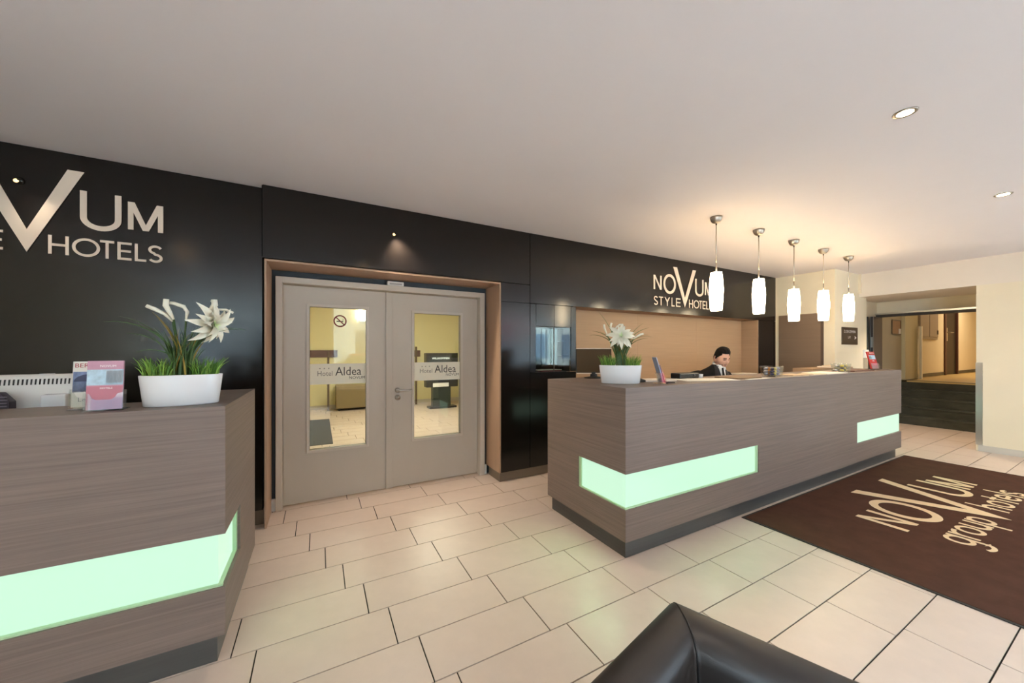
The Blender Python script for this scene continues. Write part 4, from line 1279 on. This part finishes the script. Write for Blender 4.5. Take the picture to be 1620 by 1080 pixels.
for x, zt, l in ((0.205, 1.47, 'dark door bar seen through the left glass pane'), (2.36, 1.60, 'dark door bar left of the kiosk seen through the right pane')):
    t = thing('door_bar', l, 'door bar', (x, 9.95, 0))
    B(x - 0.025, x + 0.025, 9.93, 9.98, 0, zt).build('post', mat('dark_brown_bar', (84, 66, 44), 0.4), t, bevel=0.006)
    B(x - 0.06, x + 0.06, 9.90, 10.0, 0, 0.012).build('foot_plate', M_steel, t)
tag(recenter(B(-0.5, 0.2, 6.4, 8.75, 0.0005, 0.008).build('door_mat', mat('dark_grey_mat', (56, 58, 62), 0.9, bump=0.4, bscale=600))), 'dark grey doormat on the floor behind the left door pane', 'mat')
t = thing('vestibule_lamp', 'lit opal wall lamp seen through the left door pane', 'lamp', (1.02, 10.2, 2.3))
B(0.92, 1.12, 10.22, 10.3, 2.30, 2.85).build('shade', M_shade, t, bevel=0.02)
B(0.95, 1.09, 10.26, 10.3, 2.26, 2.30).build('bracket', M_steel, t)

# ============================================================ ARMCHAIR
t = thing('armchair', 'black leather armchair corner in the foreground at the bottom', 'armchair', (0.26, 0.45, 0), R(12.8))
# local frame: far right outer corner at (W,0); back along y=0, arms run to y=-D
t.location = (0.942 - 0.78 * math.cos(R(12.8)), 0.731 - 0.78 * math.sin(R(12.8)), 0)
WM[t.name] = Matrix.Translation(t.location) @ Matrix.Rotation(R(12.8), 4, 'Z')
AW, AD, AH, AT = 0.78, 0.74, 0.749, 0.125
prof = [(0, 0.07), (0, AH - 0.05)] + [(0.05 - 0.05 * math.cos(R(a)), AH - 0.05 + 0.05 * math.sin(R(a))) for a in range(15, 91, 15)] + [(AT - 0.06 + 0.06 * math.sin(R(a)), AH - 0.06 + 0.06 * math.cos(R(a))) for a in range(0, 91, 15)] + [(AT + 0.01, AH - 0.2), (AT + 0.012, 0.30), (AT, 0.07)]


def ring_at(f):
    return [f(tt) + (zz,) for tt, zz in prof]


def soft(tt, sgn):
    return tt


rings = []
m = MB()
SP = 0.095
rr = [ring_at(lambda q: (q - SP, -AD)), ring_at(lambda q: (q, -q - 0.014)), ring_at(lambda q: (q + 0.006, -q - 0.004)), ring_at(lambda q: (q + 0.014, -q)),
      ring_at(lambda q: (AW - q - 0.014, -q)), ring_at(lambda q: (AW - q - 0.006, -q - 0.004)), ring_at(lambda q: (AW - q, -q - 0.014)), ring_at(lambda q: (AW - q + SP, -AD))]
m.rings(rr)
sh = m.build('shell', M_leather, t, local=True, smooth=True)
for sx in (1, -1):
    pts = []
    for tt, zz in prof[3:-1]:
        xx = (AW - tt - 0.006) if sx > 0 else (tt + 0.006)
        pts.append((xx, -tt - 0.006, zz + (0.0005 if tt < AT - 0.02 else 0)))
    MB().tube(pts, 0.0025, 6).build('seam', mat('dark_piping', (16, 14, 14), 0.5), t, local=True, smooth=True)
B(AT + 0.014, AW - AT - 0.014, -AD + 0.01, -AT - 0.014, 0.08, 0.28).build('seat_base', M_leather, t, local=True, bevel=0.01)
B(AT + 0.016, AW - AT - 0.016, -AD, -AT - 0.016, 0.285, 0.43).build('seat_cushion', M_leather, t, local=True, bevel=0.03, segs=3)
for (a, b) in ((0.04, -0.09), (AW - 0.09, -0.09), (0.04, -AD + 0.04), (AW - 0.09, -AD + 0.04)):
    B(a, a + 0.05, b, b + 0.05, 0, 0.07).build('leg', M_steel, t, local=True)

# ============================================================ RECEPTIONIST
def skin_mesh(verts, edges, radii, root, lev=2):
    me = bpy.data.meshes.new('sk')
    me.from_pydata([tuple(v) for v in verts], edges, [])
    ob = bpy.data.objects.new('sk', me)
    C.objects.link(ob)
    ob.modifiers.new('skin', 'SKIN')
    if not me.skin_vertices:
        me.skin_vertices.new()
    for i, sv in enumerate(me.skin_vertices[0].data):
        r_ = radii[i]
        sv.radius = r_ if isinstance(r_, tuple) else (r_, r_)
        sv.use_root = (i == root)
    sd = ob.modifiers.new('sub', 'SUBSURF')
    sd.levels = lev
    sd.render_levels = lev
    dg = bpy.context.evaluated_depsgraph_get()
    dg.update()
    out = bpy.data.meshes.new_from_object(ob.evaluated_get(dg))
    mb = MB()
    mb.add([tuple(v.co) for v in out.vertices], [tuple(p.vertices) for p in out.polygons])
    bpy.data.objects.remove(ob)
    bpy.data.meshes.remove(me)
    bpy.data.meshes.remove(out)
    return mb


def gauss(x, s):
    return math.exp(-(x / s) ** 2)


def headpt(x, y, z, off=0.0):
    """unit direction (face toward -y) to a point on the head, local metres"""
    hx, hy, hz = 0.074, 0.094, 0.122
    px, py, pz = x * hx, y * hy, z * hz
    if z < 0.1:
        k = min(1, (0.1 - z) / 1.1)
        px *= 1 - 0.30 * k ** 1.6
        if y > 0:
            py *= 1 - 0.45 * k
        else:
            py *= 1 - 0.02 * k
    if y < 0:
        f = max(0, -y)
        ax = x
        py -= 0.024 * gauss(ax, 0.13) * gauss(z + 0.16, 0.17) * f          # nose
        py -= 0.010 * gauss(ax, 0.10) * gauss(z - 0.06, 0.16) * f          # bridge
        py += 0.009 * (gauss(ax - 0.40, 0.17) + gauss(ax + 0.40, 0.17)) * gauss(z - 0.03, 0.11)
        py -= 0.005 * gauss(z - 0.20, 0.10) * gauss(ax, 0.6) * f           # brow
        py -= 0.007 * gauss(ax, 0.22) * (gauss(z + 0.50, 0.055) + gauss(z + 0.62, 0.05)) * f  # lips
        py += 0.004 * gauss(ax, 0.3) * gauss(z + 0.565, 0.025) * f
        py -= 0.011 * gauss(ax, 0.3) * gauss(z + 0.86, 0.16)               # chin
        px += 0.006 * (1 if x > 0 else -1) * gauss(abs(x) - 0.75, 0.25) * gauss(z + 0.15, 0.25)  # cheekbone
    v = Vector((px, py, pz))
    if off:
        v += Vector((x, y, z)) * off
    return v


def head_grid(off=0.0, test=None, nu=48, nv=36):
    vs, fs = [], []
    for i in range(nv + 1):
        th = math.pi * i / nv
        for j in range(nu):
            ph = 2 * math.pi * j / nu
            d = (math.sin(th) * math.sin(ph), -math.sin(th) * math.cos(ph), math.cos(th))
            vs.append(headpt(*d, off=off(d) if callable(off) else off))
    for i in range(nv):
        for j in range(nu):
            k = (j + 1) % nu
            thm, phm = math.pi * (i + 0.5) / nv, 2 * math.pi * (j + 0.5) / nu
            d = (math.sin(thm) * math.sin(phm), -math.sin(thm) * math.cos(phm), math.cos(thm))
            if test is None or test(d):
                fs.append((i * nu + j, (i + 1) * nu + j, (i + 1) * nu + k, i * nu + k))
    return vs, fs


PX, PY = 4.095, 2.63
t = thing('person', 'man in black suit and white shirt seated behind the counter, looking down', 'person', (PX, PY, 0))
HC = Vector((PX + 0.115, PY - 0.035, 1.39))
HM = Matrix.Translation(HC) @ Matrix.Rotation(R(2), 4, 'Z') @ Matrix.Rotation(R(13), 4, 'X')
seat = 0.655
# one continuous body: pelvis, spine, neck, arms, legs
V = [(PX, PY + 0.06, seat + 0.09), (PX, PY + 0.07, 0.90), (PX + 0.005, PY + 0.03, 1.08), (PX + 0.01, PY + 0.0, 1.16), (PX + 0.07, PY - 0.02, 1.26), (PX + 0.105, PY - 0.04, 1.345)]
rad = [0.125, 0.11, 0.115, 0.085, 0.054, 0.054]
E_ = [(0, 1), (1, 2), (2, 3), (3, 4), (4, 5)]
for s in (-1, 1):
    n = len(V)
    V += [(PX + s * 0.14, PY, 1.165), (PX + s * 0.20, PY - 0.01, 1.12), (PX + s * 0.235, PY - 0.05, 0.965), (PX + s * 0.12, PY - 0.24, 0.995), (PX + s * 0.09, PY - 0.30, 1.0)]
    rad += [0.055, 0.050, 0.042, 0.030, 0.026]
    E_ += [(3, n), (n, n + 1), (n + 1, n + 2), (n + 2, n + 3), (n + 3, n + 4)]
    n = len(V)
    V += [(PX + s * 0.10, PY + 0.0, seat + 0.075), (PX + s * 0.12, PY - 0.14, seat + 0.07), (PX + s * 0.12, PY - 0.115, 0.42), (PX + s * 0.12, PY - 0.08, 0.30), (PX + s * 0.12, PY - 0.14, 0.27)]
    rad += [0.082, 0.060, 0.052, 0.038, 0.036]
    E_ += [(0, n), (n, n + 1), (n + 1, n + 2), (n + 2, n + 3), (n + 3, n + 4)]
bm_ = skin_mesh(V, E_, rad, 0, 2)
vs, fs = head_grid()
bm_.add([HM @ v for v in vs], fs)
for s in (-1, 1):                                   # ears
    ring = []
    for i in range(7):
        f = i / 6
        zc = -0.045 + 0.068 * f
        w_ = 0.017 * math.sin(math.pi * (0.12 + 0.8 * f)) + 0.003
        ring.append([HM @ Vector((s * (0.072 + 0.012 * math.cos(a) * 0.6), 0.012 + w_ * math.sin(a) + 0.006 * f, zc + 0.008)) for a in [2 * math.pi * k / 8 for k in range(8)]])
    bm_.rings(ring)
    hx = PX + s * 0.085                              # hands: palm and five bent fingers
    hy, hz = PY - 0.31, 0.992
    bm_.rings([[(hx + a * 0.5, hy + 0.02, hz + b * 0.6) for a, b in ((-0.05, -0.02), (0.05, -0.02), (0.05, 0.02), (-0.05, 0.02))],
               [(hx + a * 0.8, hy - 0.03, hz + b * 0.6) for a, b in ((-0.05, -0.022), (0.05, -0.022), (0.05, 0.022), (-0.05, 0.022))],
               [(hx + a * 0.8, hy - 0.075, hz - 0.004 + b * 0.5) for a, b in ((-0.05, -0.02), (0.05, -0.02), (0.05, 0.02), (-0.05, 0.02))]])
    for q, (fx, L) in enumerate(((-0.030, 0.062), (-0.010, 0.072), (0.010, 0.068), (0.030, 0.052))):
        bm_.tube([(hx + fx, hy - 0.065, hz), (hx + fx * 1.1, hy - 0.075 - L * 0.4, hz + 0.003), (hx + fx * 1.12, hy - 0.075 - L * 0.75, hz - 0.007), (hx + fx * 1.1, hy - 0.072 - L, hz - 0.018)], [0.009, 0.0088, 0.008, 0.006], 8)
    bm_.tube([(hx - s * 0.03, hy - 0.005, hz), (hx - s * 0.056, hy - 0.03, hz - 0.002), (hx - s * 0.06, hy - 0.06, hz - 0.01), (hx - s * 0.055, hy - 0.08, hz - 0.016)], [0.011, 0.011, 0.0095, 0.007], 8)
bm_.build('body', M_skin, t, smooth=True, weld=False)
# hair: short sides, fuller top swept forward
def hair_test(d):
    x, y, z = d
    front = 0.57 if y < -0.3 else (0.57 - (y + 0.3) * 1.3)
    if y > 0.1:
        front = max(-0.42, front)
    if abs(x) > 0.6 and y < 0.1:
        front = max(0.0, 0.42 - (y + 0.55) * 0.9)
    return z > front


def hair_off(d):
    x, y, z = d
    top = max(0, z - 0.45)
    return 0.005 + 0.028 * top + 0.055 * gauss(y + 0.62, 0.35) * max(0, z - 0.45) + 0.003 * math.sin(23 * x + 9 * y) * max(0, z)


vs, fs = head_grid(hair_off, hair_test, 56, 48)
hb = MB().add([HM @ v for v in vs], fs)
vs2, fs2 = head_grid(-0.001, hair_test, 56, 48)
hb.add([HM @ v for v in vs2], fs2)
hb.build('hair', M_hair, t, smooth=True, weld=False)


def face_patch(name, m, test, off):
    vs, fs = head_grid(off, test, 160, 140)
    used = sorted({i for f in fs for i in f})
    ix = {v: i for i, v in enumerate(used)}
    MB().add([HM @ vs[i] for i in used], [tuple(ix[i] for i in f) for f in fs]).build(name, m, t, smooth=True, weld=False)


face_patch('eyebrows', M_hair, lambda d: d[1] < 0 and 0.17 < abs(d[0]) < 0.56 and abs(d[2] - 0.19 + 0.22 * (abs(d[0]) - 0.36) ** 2) < 0.028, 0.0025)
face_patch('eyelids', mat('dark_eyelid', (132, 88, 74), 0.6), lambda d: d[1] < 0 and ((abs(d[0]) - 0.37) / 0.13) ** 2 + ((d[2] - 0.045) / 0.05) ** 2 < 1, 0.002)  # lids in a darker brown than the skin
face_patch('eyelashes', M_hair, lambda d: d[1] < 0 and abs(abs(d[0]) - 0.37) < 0.13 and abs(d[2] - 0.005) < 0.014, 0.003)
face_patch('lips', mat('lips', (168, 98, 88), 0.5), lambda d: d[1] < 0 and abs(d[0]) < 0.24 and abs(d[2] + 0.545) < 0.055 * (1 - (d[0] / 0.3) ** 2), 0.0012)
face_patch('beard', mat('stubble', (92, 62, 50), 0.8), lambda d: d[1] < 0 and (abs(d[0]) < 0.10 and -0.95 < d[2] < -0.70 or (abs(d[0]) < 0.28 and -0.44 < d[2] < -0.39)), 0.0014)
face_patch('stubble', mat('jaw_stubble', (170, 122, 102), 0.75), lambda d: d[1] < 0.1 and -0.92 < d[2] < -0.42 and abs(d[0]) > 0.42 + 0.3 * (d[2] + 0.42), 0.0008)  # stubble tone along the jaw
# jacket: lofted torso up to the collar line, with sleeves
def loft(rows, n=28):
    return [[(c[0] + rx * math.cos(2 * math.pi * k / n) * (1 if abs(math.cos(2 * math.pi * k / n)) < 0.999 else 1), c[1] + ry * math.sin(2 * math.pi * k / n), c[2]) for k in range(n)] for c, rx, ry in rows]


jr = [((PX, PY + 0.06, 0.66), 0.165, 0.15), ((PX, PY + 0.065, 0.80), 0.168, 0.14), ((PX, PY + 0.055, 0.92), 0.17, 0.135), ((PX + 0.005, PY + 0.035, 1.04), 0.195, 0.14),
      ((PX + 0.008, PY + 0.02, 1.12), 0.225, 0.135), ((PX + 0.012, PY + 0.01, 1.175), 0.232, 0.122), ((PX + 0.02, PY + 0.005, 1.215), 0.205, 0.108), ((PX + 0.035, PY + 0.0, 1.245), 0.155, 0.094),
      ((PX + 0.06, PY - 0.004, 1.278), 0.105, 0.082), ((PX + 0.08, PY - 0.008, 1.306), 0.076, 0.070), ((PX + 0.09, PY - 0.01, 1.322), 0.066, 0.064)]
jk = MB().rings(loft(jr))
for s in (-1, 1):
    jk.tube([(PX + s * 0.13, PY + 0.01, 1.185), (PX + s * 0.195, PY + 0.005, 1.172), (PX + s * 0.232, PY - 0.01, 1.11), (PX + s * 0.245, PY - 0.04, 1.02), (PX + s * 0.243, PY - 0.065, 0.99), (PX + s * 0.21, PY - 0.12, 1.0), (PX + s * 0.12, PY - 0.25, 1.008)], [0.07, 0.078, 0.07, 0.06, 0.058, 0.052, 0.042], 14)
jo = jk.build('jacket', M_suit, t, smooth=True, weld=False)
# trousers and shoes
V, rad, E_ = [(PX, PY + 0.06, seat + 0.085)], [0.148], []
for s in (-1, 1):
    n = len(V)
    V += [(PX + s * 0.10, PY + 0.0, seat + 0.078), (PX + s * 0.12, PY - 0.145, seat + 0.07), (PX + s * 0.12, PY - 0.115, 0.42), (PX + s * 0.12, PY - 0.085, 0.33)]
    rad += [0.095, 0.074, 0.066, 0.055]
    E_ += [(0, n), (n, n + 1), (n + 1, n + 2), (n + 2, n + 3)]
skin_mesh(V, E_, rad, 0, 2).build('trousers', M_suit, t, smooth=True, weld=False)
for s in (-1, 1):
    MB().rings([[(PX + s * 0.12 + a * k_, PY + yy, 0.235 + b) for a, b in ((-0.04, 0), (0.04, 0), (0.035, hh), (-0.035, hh))] for yy, k_, hh in ((-0.03, 0.8, 0.07), (-0.08, 1, 0.08), (-0.14, 1.05, 0.06), (-0.20, 0.8, 0.035))]).build('shoe', M_blackp, t, bevel=0.008)
# shirt collar and front, tie, lapels
NB = Vector((PX + 0.094, PY - 0.016, 1.318))
ring = []
for (r_, dz) in ((0.070, -0.03), (0.068, 0.0), (0.064, 0.026), (0.060, 0.024), (0.062, -0.03)):
    ring.append([NB + Vector((r_ * math.cos(a), r_ * math.sin(a), dz - 0.022 * (1 - math.sin(a)) * 0.9 + 0.012)) for a in [2 * math.pi * k / 20 for k in range(20)]])
MB().rings(ring, cap=False).build('collar', M_shirt, t, smooth=True)


def front(x, z_, lift):
    """a point on the jacket's front, lifted off it"""
    for i in range(len(jr) - 1):
        (c0, rx0, ry0), (c1, rx1, ry1) = jr[i], jr[i + 1]
        if c0[2] <= z_ <= c1[2]:
            f = (z_ - c0[2]) / (c1[2] - c0[2])
            cx_, cy_, rx, ry = (c0[0] + (c1[0] - c0[0]) * f, c0[1] + (c1[1] - c0[1]) * f, rx0 + (rx1 - rx0) * f, ry0 + (ry1 - ry0) * f)
            q = max(0.0, 1 - ((x - cx_) / (rx + 0.001)) ** 2)
            return Vector((x, cy_ - ry * math.sqrt(q) - lift, z_))
    return Vector((x, jr[-1][0][1] - jr[-1][2] - lift, z_))


def vee(name, m, lift, wtop, wbot, z0, z1, xc, off=0.0, n=10, cols=5):
    rows = []
    for i in range(n + 1):
        f = i / n
        zz = z0 + (z1 - z0) * f
        wd_ = wtop + (wbot - wtop) * f
        rows.append([front(xc + off + wd_ * (2 * k / cols - 1), zz, lift) for k in range(cols + 1)])
    MB().rings(rows, cap=False, close=False).build(name, m, t, smooth=True, weld=False)


xc = PX + 0.088
vee('shirt_front', M_shirt, 0.004, 0.056, 0.004, 1.315, 1.02, xc)
vee('tie', M_suit, 0.009, 0.014, 0.022, 1.285, 1.06, xc)
for s in (-1, 1):
    rows = []
    for i in range(9):
        f = i / 8
        zz = 1.312 - 0.292 * f
        x_in = xc + s * (0.056 - 0.052 * f)
        x_out = xc + s * (0.075 + 0.035 * math.sin(math.pi * min(1, f * 1.15)) - 0.06 * max(0, f - 0.5))
        rows.append([front(x_in, zz, 0.010), front((x_in + x_out) / 2, zz, 0.013), front(x_out, zz, 0.007)])
    MB().rings(rows, cap=False, close=False).build('lapel', mat('suit_lapel', (30, 28, 29), 0.8), t, smooth=True, weld=False)
    P0 = [front(xc + s * 0.006, 1.295, 0.016), front(xc + s * 0.05, 1.312, 0.012) + Vector((0, 0, 0.012)), front(xc + s * 0.045, 1.258, 0.016)]
    MB().add(P0 + [p + Vector((0, -0.003, 0)) for p in P0], [(0, 1, 2), (5, 4, 3), (0, 3, 4, 1), (1, 4, 5, 2), (2, 5, 3, 0)]).build('collar_point', M_shirt, t)

t.rotation_euler = (0, 0, R(-22))
t = thing('swivel_stool', 'black swivel stool under the seated receptionist', 'stool', (PX, PY + 0.05, 0))
MB().lathe([(0.001, 0.60), (0.19, 0.60), (0.20, 0.615), (0.20, 0.64), (0.18, 0.652), (0.001, 0.652)], 28, (PX, PY + 0.06, 0)).build('seat', M_leather, t, smooth=True)
MB().tube([(PX, PY + 0.06, 0.05), (PX, PY + 0.06, 0.6)], 0.025, 12).build('column', M_steel, t, smooth=True)
MB().lathe([(0.19, 0.215), (0.205, 0.215), (0.205, 0.232), (0.19, 0.232)], 28, (PX, PY + 0.06, 0), cap=False).box(PX - 0.19, PX + 0.19, PY + 0.05, PY + 0.07, 0.217, 0.23).build('foot_ring', M_steel, t)
for k in range(5):
    a = R(72 * k + 10)
    MB().tube([(PX, PY + 0.06, 0.06), (PX + 0.26 * math.cos(a), PY + 0.06 + 0.26 * math.sin(a), 0.035)], [0.02, 0.014], 8).sphere((PX + 0.26 * math.cos(a), PY + 0.06 + 0.26 * math.sin(a), 0.024), 0.024, 6).build('leg', M_blackp, t, smooth=True)

# ============================================================ STREET OUTSIDE (lit by the sky, seen in reflections)
struct(B(-16, 24, -20, YF - 0.2, -0.25, -0.13).build('ground_street', mat('pale_paving', (178, 174, 168), 0.9, noise=(2, 2, 2), amount=0.1)))
fc = sroot('wall_facade', (4, -16, -0.13))
B(-14, 22, -16.4, -16, -0.13, 11).build('facade_wall', mat('pale_facade', (128, 124, 114), 0.85), fc)
mw = mat('facade_glass', (40, 50, 60), 0.2)
for fl in range(3):
    for k in range(14):
        B(-13 + 2.5 * k, -11.8 + 2.5 * k, -16.0, -15.97, 0.9 + 3.3 * fl, 2.8 + 3.3 * fl).build('facade_window', mw, fc)


def car(x, y, rz, paint, label):
    t = thing('car', label, 'car', (x, y, -0.13), rz)
    body = [(-2.1, 0.3), (2.1, 0.3), (2.15, 0.55), (2.05, 0.78), (1.15, 0.95), (-1.75, 0.98), (-2.1, 0.85), (-2.15, 0.5)]
    roof = [(1.15, 0.95), (0.45, 1.42), (-1.1, 1.45), (-1.75, 0.98)]
    MB().rings([[(p[0], w_, p[1]) for p in body] for w_ in (-0.85, 0.85)]).build('body', paint, t, local=True, bevel=0.06)
    MB().rings([[(p[0] * (1 if w_ == 0 else 1), w_, p[1]) for p in roof] for w_ in (-0.72, 0.72)]).build('cabin', mat('car_glass', (34, 40, 46), 0.1), t, local=True, bevel=0.05)
    MB().rings([[(p[0], w_, p[1]) for p in ((0.42, 1.42), (0.38, 1.46), (-1.05, 1.49), (-1.1, 1.45))] for w_ in (-0.7, 0.7)]).build('roof', paint, t, local=True)
    for wx in (-1.3, 1.3):
        for wy in (-0.86, 0.72):
            MB().rings([[(wx + r_ * math.cos(2 * math.pi * k / 20), yy, 0.31 + r_ * math.sin(2 * math.pi * k / 20)) for k in range(20)] for r_, yy in ((0.26, wy), (0.31, wy + 0.02), (0.31, wy + 0.12), (0.26, wy + 0.14))]).build('wheel', M_rubber, t, local=True)


car(8.2, -7.2, 0, mat('white_car_paint', (226, 228, 230), 0.3), 'white car parked in the street, seen only as a reflection')
car(2.2, -8.0, 0, mat('red_car_paint', (150, 30, 32), 0.3), 'red car parked in the street, seen only as a reflection')
B(5.5, 13.5, -15.97, -15.2, 2.9, 3.3).build('awning', mat('red_awning', (170, 40, 44), 0.8), fc)
